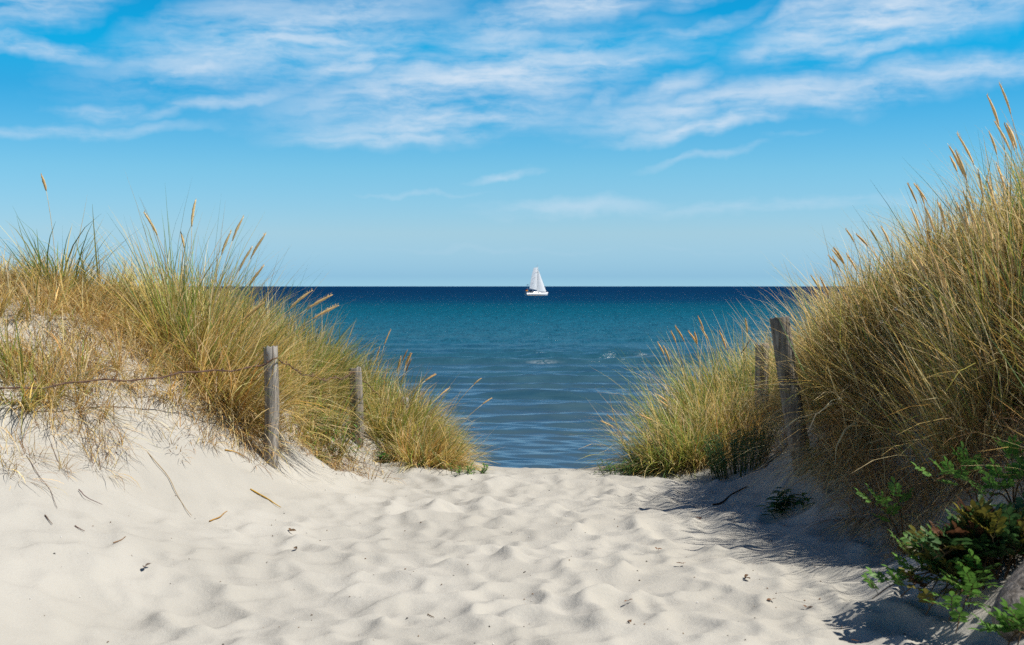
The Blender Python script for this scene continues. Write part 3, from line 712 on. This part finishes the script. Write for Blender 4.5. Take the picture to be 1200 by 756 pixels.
for px, d in scat(2.45, 3.3, 7.2, 8.8, 20, .45): SDd.append((px, d, .18, 170, .38, (-.4, -.5), DKD))
stuff('dune_grass', SL, SDd, 'dense straw and olive dune grass covering the right dune')

# sparse dead wisps and dry stems lying down the left slope
g = Geo()
for px, py, d, r, n in ((100, 560, 9.2, .13, 60), (118, 575, 9.0, .12, 70), (125, 545, 9.3, .1, 40), (60, 535, 9.1, .1, 70), (25, 560, 8.7, .12, 60), (150, 500, 9.9, .15, 60), (170, 530, 9.9, .12, 50), (20, 605, 8.2, .1, 40), (5, 590, 8.3, .1, 40), (90, 500, 9.6, .16, 70), (240, 545, 10.6, .14, 60), (265, 550, 10.9, .14, 80), (350, 535, 12.6, .12, 70), (400, 550, 12.9, .10, 40), (300, 535, 11.7, .14, 90), (415, 548, 13, .1, 40)):
    thatch(g, X_(px, d), d, r, n, .24, (.5, -.35), wid=.0045, wts=(3, 3, 1.5, 1))
for _ in range(46):
    px = random.uniform(-10, 330); d = random.uniform(8.3, 9.9) + max(0, px - 60) * .0085
    x = X_(px, d)
    if gz(x, d) < .12: continue
    thatch(g, x, d, random.uniform(.03, .10), random.randint(14, 44), random.uniform(.12, .26), (.5, -.4), wid=.005, wts=(2.2, 4, 1.2, 1.4))
for _ in range(26):
    px = random.uniform(330, 450); d = random.uniform(11.6, 13.0); thatch(g, X_(px, d), d, .1, 26, .2, (.5, -.4), wid=.005, wts=(2, 5, 1, 1))
for px, d in ((300, 11.2), (335, 11.6), (350, 11.9), (370, 12.0), (345, 12.3), (310, 11.9)):
    thatch(g, X_(px, d), d, .16, 90, .22, (.35, -.45), wid=.0055, wts=(2.5, 4, 1.2, 1))
    tuft(g, X_(px, d + .25), d + .25, .16, 90, .28, 'green', (.25, -.3), .8, .9, wid=.005)
o = g.build('dry_wisps', M_DRY, origin=(0, 0, 0)); tag(o, 'sparse dead grass wisps scattered on the left sand slope', 'dry grass', kind='stuff')

# ------------------------------------------------------------------ leafy plants
def leaflet(g, p, d, up, L, W, c, fold=.25):
    """one oval leaf blade, slightly cupped"""
    p, d, up = map(np.asarray, (p, d, up)); d = d / np.linalg.norm(d); s = np.cross(d, up); s /= np.linalg.norm(s) + 1e-9; u = np.cross(s, d)
    ks = np.array((0, .22, .5, .78, 1.0)); ww = np.array((.10, .72, 1.0, .70, .04)) * W / 2
    v = []
    for k, q in zip(ks, ww):
        m = p + d * L * k - u * L * .18 * k * k
        v += [m - s * q + u * q * fold, m, m + s * q + u * q * fold]
    f = []
    for i in range(4):
        b = i * 3; f += [(b, b + 1, b + 4, b + 3), (b + 1, b + 2, b + 5, b + 4)]
    cc = np.asarray(c) * float(np.exp(random.gauss(0, .14)))
    cs = np.tile(cc, (15, 1)); cs[1::3] *= 1.18
    g.add(v, f, cs)

def rvec(s=1.0): return np.array((random.gauss(0, s), random.gauss(0, s), random.gauss(0, s)))

def pinnate(g, gs, p, d, L, n=4, c=(.10, .24, .04), ll=.04):
    """compound rose leaf: rachis with paired leaflets"""
    p = np.asarray(p, float); d = np.asarray(d, float) / np.linalg.norm(d)
    side = np.cross(d, (0, 0, 1.0)); side /= np.linalg.norm(side) + 1e-9; up = np.cross(side, d)
    u = np.linspace(0, 1, 6); path = p[None] + d[None] * (u[:, None] * L) - np.array((0, 0, 1.0))[None] * (u[:, None] ** 2 * L * .25)
    tube(gs, path, .0016, (.16, .12, .05), 4, False)
    for i in range(n):
        k = .3 + .62 * i / (n - .5); q = p + d * L * k - np.array((0, 0, L * .25 * k * k))
        for s in (-1, 1):
            leaflet(g, q, side * s + d * .35 + rvec(.10), up + rvec(.18), ll * random.uniform(.85, 1.15), ll * .58, c)
    leaflet(g, path[-1], d + rvec(.1), up, ll, ll * .58, c)

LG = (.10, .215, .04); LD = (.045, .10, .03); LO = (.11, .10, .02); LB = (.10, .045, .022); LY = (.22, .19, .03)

def sprig(root_pos, tip, nleaf, L, c, g, gs, ll=.04, sagk=.1):
    a, b = np.asarray(root_pos, float), np.asarray(tip, float); u = np.linspace(0, 1, 9)
    p = a[None] + (b - a)[None] * u[:, None]; p[:, 2] += sagk * 4 * u * (1 - u)
    tube(gs, p, np.linspace(.0055, .0025, 9), (.14, .085, .045), 5)
    ax = (b - a) / np.linalg.norm(b - a)
    for i in range(nleaf):
        k = .25 + .75 * (i + .5) / nleaf; q = a + (b - a) * k; q[2] += sagk * 4 * k * (1 - k)
        ang = i * 2.4; sd_ = np.cross(ax, (0, 0, 1.0)); sd_ /= np.linalg.norm(sd_) + 1e-9
        d = sd_ * math.cos(ang) * .8 + np.array((0, 0, 1)) * (abs(math.sin(ang)) * .7 + .25) + ax * .5
        pinnate(g, gs, q, d, L * random.uniform(.8, 1.15), 4, c if not isinstance(c, list) else random.choice(c), ll)

def rose(label, foot, sprigs, name='rose_bush', cat='rose bush'):
    root = empty(name, foot, label, cat, 'rose shoots on the right slope' if cat == 'rose shoot' else None)
    for (tip, n, L, c, ll, start) in sprigs:
        gs, g = Geo(), Geo(); sprig(foot if start is None else start, tip, n, L, c, g, gs, ll)
        st = gs.build('stem', M_DRY, root); g.build('leaf_spray', M_LEAF, st)
    return root

# the bush in the bottom right corner: dark inside, with bright shoots reaching out over the sand
bx, by = X_(1160, 6.75), 6.75; bf = np.array((bx, by, gz(bx, by) - .03))
S = []
for _ in range(48):
    px, py = random.uniform(1075, 1215), random.uniform(610, 700)
    if px < 1110 and py < 640: py += 35
    if px > 1140 and py > 660: py -= 45
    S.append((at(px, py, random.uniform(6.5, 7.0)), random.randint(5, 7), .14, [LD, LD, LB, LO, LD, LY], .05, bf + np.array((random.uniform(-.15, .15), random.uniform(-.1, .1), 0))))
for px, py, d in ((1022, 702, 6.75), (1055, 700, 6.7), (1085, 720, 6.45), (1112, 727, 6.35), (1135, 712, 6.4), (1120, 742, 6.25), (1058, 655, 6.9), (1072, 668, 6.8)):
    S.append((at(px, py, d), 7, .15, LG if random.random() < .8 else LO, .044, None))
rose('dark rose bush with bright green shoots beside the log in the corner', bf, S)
def shoot(label, px, py, d, tips, c=LG, ll=.044, L=.15):
    x = X_(px, d); f = np.array((x, d, gz(x, d) - .02))
    return rose(label, f, [(at(tx, ty, td), n, L, c, ll, None) for tx, ty, td, n in tips], 'rose_shoot', 'rose shoot')
shoot('single bright rose shoot low on the shaded slope above the brown clump', 1062, 606, 8.25, [(1022, 596, 8.1, 6), (1050, 592, 8.1, 3)])
shoot('green rose shoot reaching left over the bare sand ridge', 1150, 575, 7.7, [(1092, 566, 7.5, 6), (1125, 552, 7.6, 5)])
shoot('leafy rose shoots growing up the right picture edge above the dark bush', 1190, 600, 7.3, [(1160, 585, 7.1, 6), (1185, 540, 7.2, 7), (1198, 580, 7.1, 5), (1150, 602, 7.0, 5)])
shoot('large fresh rose leaves in the bottom right corner in front of the log', 1215, 790, 5.85, [(1174, 776, 5.75, 5), (1190, 768, 5.8, 5), (1205, 770, 5.7, 5)], L=.17, ll=.052)

def weed(label, px, d, n, H, r, c, ll, lw, name='green_weed', lean=(0, 0), cat='weed', leaves=7, ang=.7):
    """small herb: several stems clothed in narrow or broad leaves"""
    x = X_(px, d); f = np.array((x, d, gz(x, d) - .015)); root = empty(name, f, label, cat, 'small green weeds on the sand')
    gs, g = Geo(), Geo()
    for _ in range(n):
        a = random.uniform(0, 6.28); rr = r * math.sqrt(random.random())
        b = np.array((x + rr * math.cos(a), d + rr * math.sin(a), 0)); b[2] = gz(b[0], b[1]) - .01
        h = H * random.uniform(.6, 1.1); tip = b + np.array((math.cos(a) * h * .35 * rr / r + lean[0] * h + random.gauss(0, .08) * h, math.sin(a) * h * .35 * rr / r + lean[1] * h, h))
        tube(gs, [b, (b + tip) / 2 + rvec(.004), tip], (.003, .0025, .0012), (.10, .14, .045), 4)
        for k in range(leaves):
            u = .15 + .85 * k / leaves; q = b + (tip - b) * u; aa = k * 2.4 + a
            leaflet(g, q, np.array((math.cos(aa), math.sin(aa), ang + random.gauss(0, .15))), np.array((-math.cos(aa) * .3, -math.sin(aa) * .3, 1)), ll * random.uniform(.7, 1.2), lw, c)
    gs.build('stems', M_LEAF, root); g.build('leaves', M_LEAF, root); return root
weed('feathery green weed on the sand at the tip of the left clump', 548, 12.25, 16, .10, .15, (.10, .21, .035), .045, .012, lean=(.2, 0))
weed('small broad-leaved seedling on sand right right of the front left post', 375, 12.1, 5, .08, .06, (.09, .23, .035), .06, .03, ang=.35)
weed('small broad-leaved seedling on sand below the half sunk post', 447, 12.7, 6, .09, .07, (.07, .20, .04), .06, .03, ang=.35)
weed('green runner plant creeping along the foot of the left end clump', 478, 12.75, 12, .09, .24, (.09, .22, .035), .06, .025, ang=.3)
weed('spiky green weed at the toe of the right mouth clump', 728, 12.4, 18, .12, .17, (.06, .14, .035), .055, .011, lean=(-.2, 0))
weed('bushy dark green weed with upright stems on the sand by the leaning post', 868, 11.75, 80, .38, .23, (.065, .14, .04), .05, .011, leaves=14, ang=.9)
weed('broad dark leaves growing at the foot of the leaning post', 925, 9.75, 10, .13, .14, (.05, .13, .03), .10, .045, ang=.2, lean=(-.3, -.2))
weed('bright green weed half hidden under the arching straw blades', 962, 10.05, 7, .26, .10, (.09, .20, .035), .06, .02)
weed('green leafy weed in the grass at the foot of the half sunk post', 390, 12.5, 16, .30, .2, (.10, .22, .04), .06, .018, lean=(.1, -.2))

# daisies in the right dune
M_PET, t, out = new_mat('daisy_petal'); principled(t, out, t.new('ShaderNodeAttribute', attribute_name='col').outputs['Color'], .7, .2)
x, y = X_(1075, 9.75), 9.75
dr = empty('daisy_plant', (x, y, gz(x, y)), 'withered daisies with small white flowers amid the right dune grass', 'daisies')
gs = Geo(); tips = []
for px, py in ((1066, 322), (1072, 339), (1069, 340), (1078, 338), (1061, 336), (1083, 348), (1088, 362), (1033, 377), (1058, 381), (1105, 366), (1094, 372), (1060, 357), (1092, 380), (1163, 327), (1074, 354), (1050, 362)):
    tp = at(px, py, 9.5 + random.uniform(-.06, .06)); b = np.array((x + random.uniform(-.2, .2), y + random.uniform(-.1, .1), 0)); b[2] = gz(b[0], b[1])
    if px > 1150: b[0] = tp[0] + .05; b[2] = gz(b[0], b[1])
    u = np.linspace(0, 1, 6)[:, None]; p = b[None] + (tp - b)[None] * u; tube(gs, p, .0022, (.12, .13, .05), 4); tips.append(tp)
gs.build('stems', M_DRY, dr)
for k, tp in enumerate(tips):
    g = Geo()
    tube(g, [tp, tp + np.array((0, -.004, .004))], (.006, .004), (.55, .30, .02) if k in (0, 7) else (.30, .25, .12), 6)
    for j in range(9):
        a = j / 9 * 6.28; leaflet(g, tp, np.array((math.cos(a), -.35, math.sin(a))), np.array((0, -1, .2)), .012, .006, (.6, .6, .58), 0)
    g.build('flower_head', M_PET, dr)

# ------------------------------------------------------------------ log in the corner
a, b = at(1180, 742, 6.0), at(1270, 622, 6.4)
lr = empty('driftwood_log', a, 'smooth weathered log lying propped in the bottom right corner', 'log')
g = Geo(); n = 24; u = np.linspace(0, 1, n); pts = a[None] + (b - a)[None] * u[:, None]; pts[:, 2] += .015 * np.sin(u * 4)
tube(g, pts, (.105 + .010 * np.sin(u * 5) + .01 * u) * np.clip(.45 + np.sqrt(np.clip(u * 9, 0, 1)) * .55, 0, 1), np.array((.62, .60, .60)), 20, wob=.03)
g.build('trunk', M_WOOD, lr)
g = Geo()
for k in (.35, .62):
    q = pts[int(k * n)] + np.array((-.06, -.07, .02)); tube(g, [q, q + np.array((-.03, -.05, .02))], (.022, .014), np.array((.5, .48, .46)), 8, wob=.1)
g.build('branch_stub', M_WOOD, lr)

# ------------------------------------------------------------------ bits lying on the sand
zgrid = None
def ground(x, y):
    i = int(np.searchsorted(X, x)); j = int(np.searchsorted(Y, y)); Z = zz.reshape(len(Y), len(X))
    return float(Z[j - 1:j + 1, i - 1:i + 1].mean())
def lying(name, label, cat, pix, d, r, c, mat=None, group=None, lift=.006, wob=.15, flat=False):
    """a twig, root or fallen blade lying along the sand, through photo points at distance d"""
    P_ = []
    for k, (px, py) in enumerate(pix):
        if isinstance(d, (list, tuple)): dk = d[0] + (d[1] - d[0]) * k / (len(pix) - 1)
        else: dk = d
        P_.append((X_(px, dk), dk))
    P_ = np.array(P_); tt = np.linspace(0, len(P_) - 1, 5 * len(P_)); q = np.stack([np.interp(tt, np.arange(len(P_)), P_[:, i]) for i in (0, 1)], -1)
    k = np.ones(5) / 5; qs = np.stack([np.convolve(np.pad(q[:, i], 2, 'edge'), k, 'valid') for i in (0, 1)], -1)
    z = np.array([ground(*p) for p in qs]); z = np.convolve(np.pad(z, 2, 'edge'), k, 'valid') + lift
    p3 = np.c_[qs, z]
    g = Geo(); tube(g, p3, r * .78 * np.linspace(1.1, .5, len(p3)), c, 5, wob=wob)
    o = g.build(name, mat or M_DRY, origin=p3[0]); tag(o, label, cat, group or {'root': 'dry roots on the left slope', 'fallen blade': 'fallen grass blades on the sand', 'twig': 'dry twigs on the sand'}.get(cat)); return o
DK = (.20, .155, .13)
lying('dry_root', 'long thin brown root trailing down the left sand slope to a hooked end', 'root', [(28, 572), (40, 590), (58, 602), (66, 614)], (8.65, 7.95), .0034, DK)
lying('dry_root', 'short thin brown root above the purple stem on the left slope', 'root', [(58, 552), (66, 565), (77, 574)], (8.95, 8.6), .003, DK)
lying('dry_twig', 'purple brown bent stem alone on the bare left slope', 'stem', [(90, 586), (98, 592), (120, 594)], (8.45, 8.3), .004, (.17, .10, .10), lift=.015)
lying('dry_twig', 'short thick brown twig lowest on the left sand slope', 'twig', [(85, 625), (98, 626)], (7.75, 7.7), .004, (.16, .075, .055))
lying('dry_twig', 'thin reddish twig beside the short thick one at the left', 'twig', [(50, 622), (60, 627)], (7.75, 7.65), .004, (.13, .08, .055))
lying('fallen_blade', 'orange and green fallen grass blade on mid left sand', 'fallen blade', [(243, 616), (256, 611), (266, 598)], (8.9, 9.25), .0055, (.42, .23, .05), lift=.008)
lying('fallen_blade', 'bright ochre fallen blade with pale tip left of the path', 'fallen blade', [(291, 587), (310, 594), (330, 593)], (9.9, 9.7), .0075, (.60, .37, .06), lift=.008)
lying('fallen_blade', 'ochre fallen blade just above the brightest one', 'fallen blade', [(262, 570), (274, 573), (286, 566)], (10.3, 10.5), .006, (.55, .32, .06), lift=.008)
lying('fallen_blade', 'long pale bent blade looping down from the slope weeds', 'fallen blade', [(160, 566), (197, 572), (208, 590), (225, 610)], (9.6, 8.9), .004, (.40, .30, .17), lift=.008)
lying('fallen_blade', 'thin curved brown blade on bare sand lower left', 'fallen blade', [(130, 661), (140, 661), (146, 655)], (7.6, 7.75), .0045, (.26, .16, .09), lift=.006)
lying('dry_twig', 'dark crooked twig in the shade left of the leaning post', 'twig', [(835, 590), (850, 585), (862, 587), (878, 578)], (10.5, 10.85), .010, (.05, .038, .03))
lying('dry_twig', 'dark bent root at the edge of the bright sand patch right', 'twig', [(895, 560), (915, 553), (930, 535)], (11.0, 11.4), .018, (.12, .10, .085))
lying('dry_twig', 'small brown twig on open sand in the middle foreground', 'twig', [(500, 712), (509, 713)], (6.95, 6.92), .004, (.16, .10, .05))
def drop_leaf(label, px, d, s, c):
    x, y = X_(px, d), d; z = ground(x, y) + .008; g = Geo(); a = random.uniform(0, 6.28)
    leaflet(g, (x, y, z), (math.cos(a), math.sin(a), .25), (random.gauss(0, .3), random.gauss(0, .3), 1), s, s * .5, c, .45)
    leaflet(g, (x, y, z + .002), (math.cos(a + 2), math.sin(a + 2), .5), (random.gauss(0, .3), random.gauss(0, .3), 1), s * .7, s * .35, c, .45)
    o = g.build('dry_leaf', M_DRY, origin=(x, y, z)); return tag(o, label, 'dry leaf', 'dry leaves on the sand')
drop_leaf('largest dark curled leaf on sunlit sand right of centre', 874, 7.85, .055, (.10, .06, .035))
drop_leaf('dark curled leaf at the left border of the dune shadow', 822, 9.85, .06, (.09, .045, .03))
drop_leaf('reddish leaf on sand beside the tip of the dune shadow', 802, 8.15, .045, (.22, .10, .05))
for px, d in ((947, 7.1), (906, 7.25), (737, 7.15), (1008, 6.5), (740, 6.75), (770, 8.7)): drop_leaf('small brown curled leaf on the sunlit sand in front of the right dune', px, d, .036, (.17, .09, .05))
drop_leaf('brown curled leaf on the left side of the path foreground', 168, 7.45, .05, (.13, .10, .08))
drop_leaf('dark crinkled leaf on sand right of the bright ochre blade', 338, 8.95, .05, (.14, .09, .05))
drop_leaf('dark crinkled leaf below the one right of the ochre blade', 347, 8.3, .045, (.10, .07, .045))
# uncountable specks: grains, husks, shell fragments
g = Geo()
for _ in range(420):
    y = 5.7 + 7.3 * random.random() ** 1.5; x = random.uniform(-2.4, 2.2)
    s = random.uniform(.0022, .0065); z = ground(x, y) + s * .3; a = random.uniform(0, 3.14)
    c = random.choice(((.09, .06, .045), (.16, .10, .06), (.22, .13, .07), (.75, .73, .70), (.07, .06, .055)))
    dx_, dy_ = math.cos(a) * s, math.sin(a) * s
    tube(g, [(x - dx_, y - dy_, z), (x, y, z + s * .4), (x + dx_, y + dy_, z)], (s * .3, s * .55, s * .25), c, 4)
o = g.build('sand_litter', M_DRY, origin=(0, 0, 0)); tag(o, 'tiny brown plant specks and shell bits strewn over the path', 'litter', kind='stuff')

# ------------------------------------------------------------------ sailing boat
def plain(name, c, rough=.5, spec=.4, trans=0):
    m, t, out = new_mat(name)
    oc = t.new('ShaderNodeTexCoord').outputs['Object']
    cc = t.mix(t.math('MULTIPLY', t.noise(oc, 1.5, 3), .12), c, tuple(q * .75 for q in c))
    p = principled(t, out, cc, rough, spec)
    if trans:
        tr = t.new('ShaderNodeBsdfTranslucent'); t.l.new(cc, tr.inputs[0]); mx = t.new('ShaderNodeMixShader'); mx.inputs[0].default_value = trans
        t.l.new(p.outputs[0], mx.inputs[1]); t.l.new(tr.outputs[0], mx.inputs[2]); t.l.new(mx.outputs[0], out.inputs[0])
    return m
M_HULL = plain('white_gelcoat', (.82, .80, .77), .25, .5); M_SAIL = plain('sailcloth', (.93, .93, .92), .8, .2, .4); M_ALU = plain('grey_spar', (.40, .42, .44), .4, .5); M_BLUE = plain('navy_canvas', (.012, .022, .05), .8, .2); M_GLAS = plain('dark_window', (.02, .025, .03), .1, .5); M_STRIPE = plain('tan_boot_stripe', (.45, .38, .28), .5, .4)
BD = 545.0; bc = at(628.5, 347, BD); U1 = BD / FPX
boat = empty('sailing_boat', (bc[0], BD, SEA), 'white sailing boat under full sail far out near the horizon', 'sailing boat')
W1 = (1, 1, 1)
def bl(px): return (px - 628.5) * U1           # along hull, + to the bow
def bz_(py): return (347.0 - py) * U1           # above water
O = np.array((bc[0], BD, SEA))
g = Geo(); hl = 8.4; n = 22; ring = []
for i in range(n):
    k = i / (n - 1); xx = -hl / 2 + hl * k
    bw = 1.35 * (1 - max(0, (k - .35) / .65) ** 2.2) * (.78 + .22 * min(1, k / .3)) + .03
    sh = .95 + .28 * k ** 2 + (.06 if k < .1 else 0); kl = -.35 * math.sin(math.pi * min(1, max(.02, k)))
    rk = .35 * k ** 8
    prof = [(-bw, sh), (-bw * .97, sh * .55), (-bw * .85, .1), (-bw * .5, kl * .7), (0, kl), (bw * .5, kl * .7), (bw * .85, .1), (bw * .97, sh * .55), (bw, sh), (bw * .5, sh + .05), (0, sh + .07), (-bw * .5, sh + .05)]
    ring.append([(xx + rk * (z / sh) - (.35 * (1 - z / sh) * (-1) if k < .06 else 0), y_, z) for y_, z in prof])
v = np.array(ring).reshape(-1, 3) + O; m = 12
f = [(i * m + j, i * m + (j + 1) % m, (i + 1) * m + (j + 1) % m, (i + 1) * m + j) for i in range(n - 1) for j in range(m)]
f += [(0, 11, 8, 8)] + [(j, j + 1, 10 - j if j < 3 else 8, 10 - j if j < 3 else 8) for j in range(0)]
b0 = len(v); v = np.vstack((v, v[:m].mean(0)[None])); f += [(b0, j, (j + 1) % m, (j + 1) % m) for j in range(m)]
g.add(v, f, W1); hull = g.build('hull', M_HULL, boat)
g = Geo()
for s in (-1, 1):
    q = np.array([(-hl / 2 + hl * k * .97, s * (1.35 * (1 - max(0, (k - .35) / .65) ** 2.2) * (.78 + .22 * min(1, k / .3)) * .9 + .03), .16) for k in np.linspace(.02, .98, 20)]) + O
    tube(g, q, .07, W1, 5)
g.build('boot_stripe', M_STRIPE, hull)
g = Geo()
def loft(g, secs, c=W1):
    m = len(secs[0]); v = np.array(secs).reshape(-1, 3) + O; n = len(secs)
    f = [(i * m + j, i * m + j + 1, (i + 1) * m + j + 1, (i + 1) * m + j) for i in range(n - 1) for j in range(m - 1)]
    for s in (0, n - 1):
        b = len(v); v = np.vstack((v, v[s * m:(s + 1) * m].mean(0)[None])); f += [(b, s * m + j, s * m + j + 1, s * m + j + 1) for j in range(m - 1)]
    g.add(v, f, c)
loft(g, [[(x_, -w_, .95), (x_, -w_ * .95, .95 + h_ * .8), (x_, -w_ * .6, .98 + h_), (x_, w_ * .6, .98 + h_), (x_, w_ * .95, .95 + h_ * .8), (x_, w_, .95)] for x_, w_, h_ in ((-1.6, .85, .62), (-1.3, .9, .66), (0, .9, .58), (1.2, .75, .42), (2.1, .5, .12))])
cab = g.build('cabin', M_HULL, boat)
for x0, x1 in ((-1.1, -.3), (0, .7)):
    g = Geo(); loft(g, [[(x_, -.93, 1.12), (x_, -.93, 1.30), (x_, -.86, 1.30), (x_, -.86, 1.12)] for x_ in (x0, x1)]); g.build('window', M_GLAS, cab)
g = Geo(); loft(g, [[(x_, -.85, 1.4), (x_, -.8, 1.4 + h_), (x_, 0, 1.5 + h_), (x_, .8, 1.4 + h_), (x_, .85, 1.4)] for x_, h_ in ((-2.1, .62), (-1.7, .6), (-1.2, .12))]); g.build('spray_hood', M_BLUE, boat)
mx_ = bl(630.4); zt = bz_(312.8)
g = Geo(); tube(g, np.array(((mx_, 0, .8), (mx_ - .05, 0, zt * .5), (mx_ - .12, 0, zt))) + O, (.10, .09, .06), W1, 8); mast = g.build('mast', M_ALU, boat)
g = Geo(); tube(g, np.array(((mx_ - .12, 0, zt), (mx_ - .1, 0, zt + 1.3))) + O, .02, W1, 4); tube(g, np.array(((mx_ - .12, 0, zt), (mx_ - .75, .0, zt + .25), (mx_ - .75, 0, zt + .9))) + O, .02, W1, 4); g.build('antenna', M_ALU, mast)
clew = (bl(619.6), -.55, bz_(338.6))
g = Geo(); tube(g, np.array(((mx_, 0, 2.0), (clew[0] - .2, clew[1], clew[2] - .18))) + O, .07, W1, 8); g.build('boom', M_ALU, boat)
def sail(name, corners, belly, nu=10, nv=14):
    """fore-and-aft sail: lofted between luff and leech, bellied to leeward, with real cloth thickness"""
    lf, lh, ch, hh = corners                 # luff foot, luff head, clew, leech head
    lf, lh, ch, hh = map(np.array, (lf, lh, ch, hh)); A = []
    for i in range(nv + 1):
        k = i / nv; a = lf + (lh - lf) * k; roach = .16 * math.sin(math.pi * k); b = ch + (hh - ch) * k + np.array((-roach, 0, 0))
        for j in range(nu + 1):
            q = j / nu; p = a + (b - a) * q; p = p + np.array((0, -belly * math.sin(math.pi * q ** .8) * (1 - .6 * k), 0)); A.append(p)
    A = np.array(A) + O; m = nu + 1
    f = [(i * m + j, i * m + j + 1, (i + 1) * m + j + 1, (i + 1) * m + j) for i in range(nv) for j in range(nu)]
    g = Geo(); g.add(A, f, W1); g.add(A + np.array((0, .012, 0)), [q[::-1] for q in f], W1)
    return g.build(name, M_SAIL, boat)
ms = sail('mainsail', ((mx_ - .12, 0, bz_(340.6)), (mx_ - .2, 0, bz_(313.9)), clew, (bl(625.0), -.35, bz_(314.2))), .55)
g = Geo()
for k in (.3, .55, .78):
    a_ = np.array((mx_ - .14, -.0, bz_(340.6 - 26.7 * k))); tube(g, np.array((a_ + np.array((0, -.1, 0)), a_ + np.array((-2.3 * (1 - k) - .9, -.9, .12)))) + O, .03, W1, 4)
g.build('battens', M_ALU, ms)
sail('headsail', ((bl(640.2), 0, 1.45), (mx_ + .05, 0, bz_(316)), (bl(628.2), -.6, bz_(342.2)), (mx_ + .02, -.05, bz_(317))), .4)
g = Geo()
for p, q in (((bl(641), 0, 1.3), (mx_ - .1, 0, zt)), ((-hl / 2 + .1, 0, 1.1), (mx_ - .12, 0, zt)), ((mx_ - .2, -1.25, 1), (mx_ - .1, 0, zt * .95)), ((mx_ - .2, 1.25, 1), (mx_ - .1, 0, zt * .95))): tube(g, np.array((p, q)) + O, .018, W1, 4)
g.build('rigging', M_ALU, boat)
g = Geo()
for s in (-1, 1):
    for x_ in np.linspace(-3.9, 3.2, 8): tube(g, np.array(((x_, s * 1.1 * (1 - max(0, x_ / 4.6) ** 2), 1.0), (x_, s * 1.1 * (1 - max(0, x_ / 4.6) ** 2), 1.65))) + O, .02, W1, 4)
    tube(g, np.array([(x_, s * 1.1 * (1 - max(0, x_ / 4.6) ** 2), 1.65) for x_ in np.linspace(-3.9, 3.2, 8)]) + O, .015, W1, 4)
g.build('guard_rail', M_ALU, boat)
fx = bl(617.8)
g = Geo(); tube(g, np.array(((fx + .6, -.6, 1.0), (fx - .1, -.6, 2.6))) + O, .03, W1, 5); fs = g.build('flag_staff', M_ALU, boat)
M_FB = plain('flag_black', (.02, .02, .02), .8); M_FR = plain('flag_red', (.60, .03, .02), .8); M_FG = plain('flag_gold', (.75, .42, .02), .8)
g = Geo(); nu = 8
for k in range(3):
    for off in (0, .008):
        v = [(fx + .02 + .02 * s_ - j / nu * .95, -.6 + .09 * math.sin(j / nu * 7) + off, 2.5 - .24 * (k + s_) - .1 * j / nu) for j in range(nu + 1) for s_ in (0, 1)]
        g.add(np.array(v) + O, [(2 * j, 2 * j + 1, 2 * j + 3, 2 * j + 2) for j in range(nu)], W1, k)
g.build('flag', [M_FB, M_FR, M_FG], fs)
g = Geo(); tube(g, np.array(((fx + .5, .7, 1.0), (fx + .4, .7, 4.1))) + O, .04, W1, 6); tube(g, np.array(((fx + .1, .7, 4.1), (fx + .8, .7, 4.15))) + O, (.14, .10), W1, 8)
for k in range(3):
    a = k * 2.09 + .4; q = np.array((fx + .82, .7, 4.15)); tube(g, np.array((q, q + np.array((0, math.cos(a) * .4, math.sin(a) * .4)))) + O, (.06, .02), W1, 4)
g.build('wind_generator', M_HULL, boat)

boat.rotation_euler.z = R(30); boat.scale = (1.16, 1.0, 1.0)
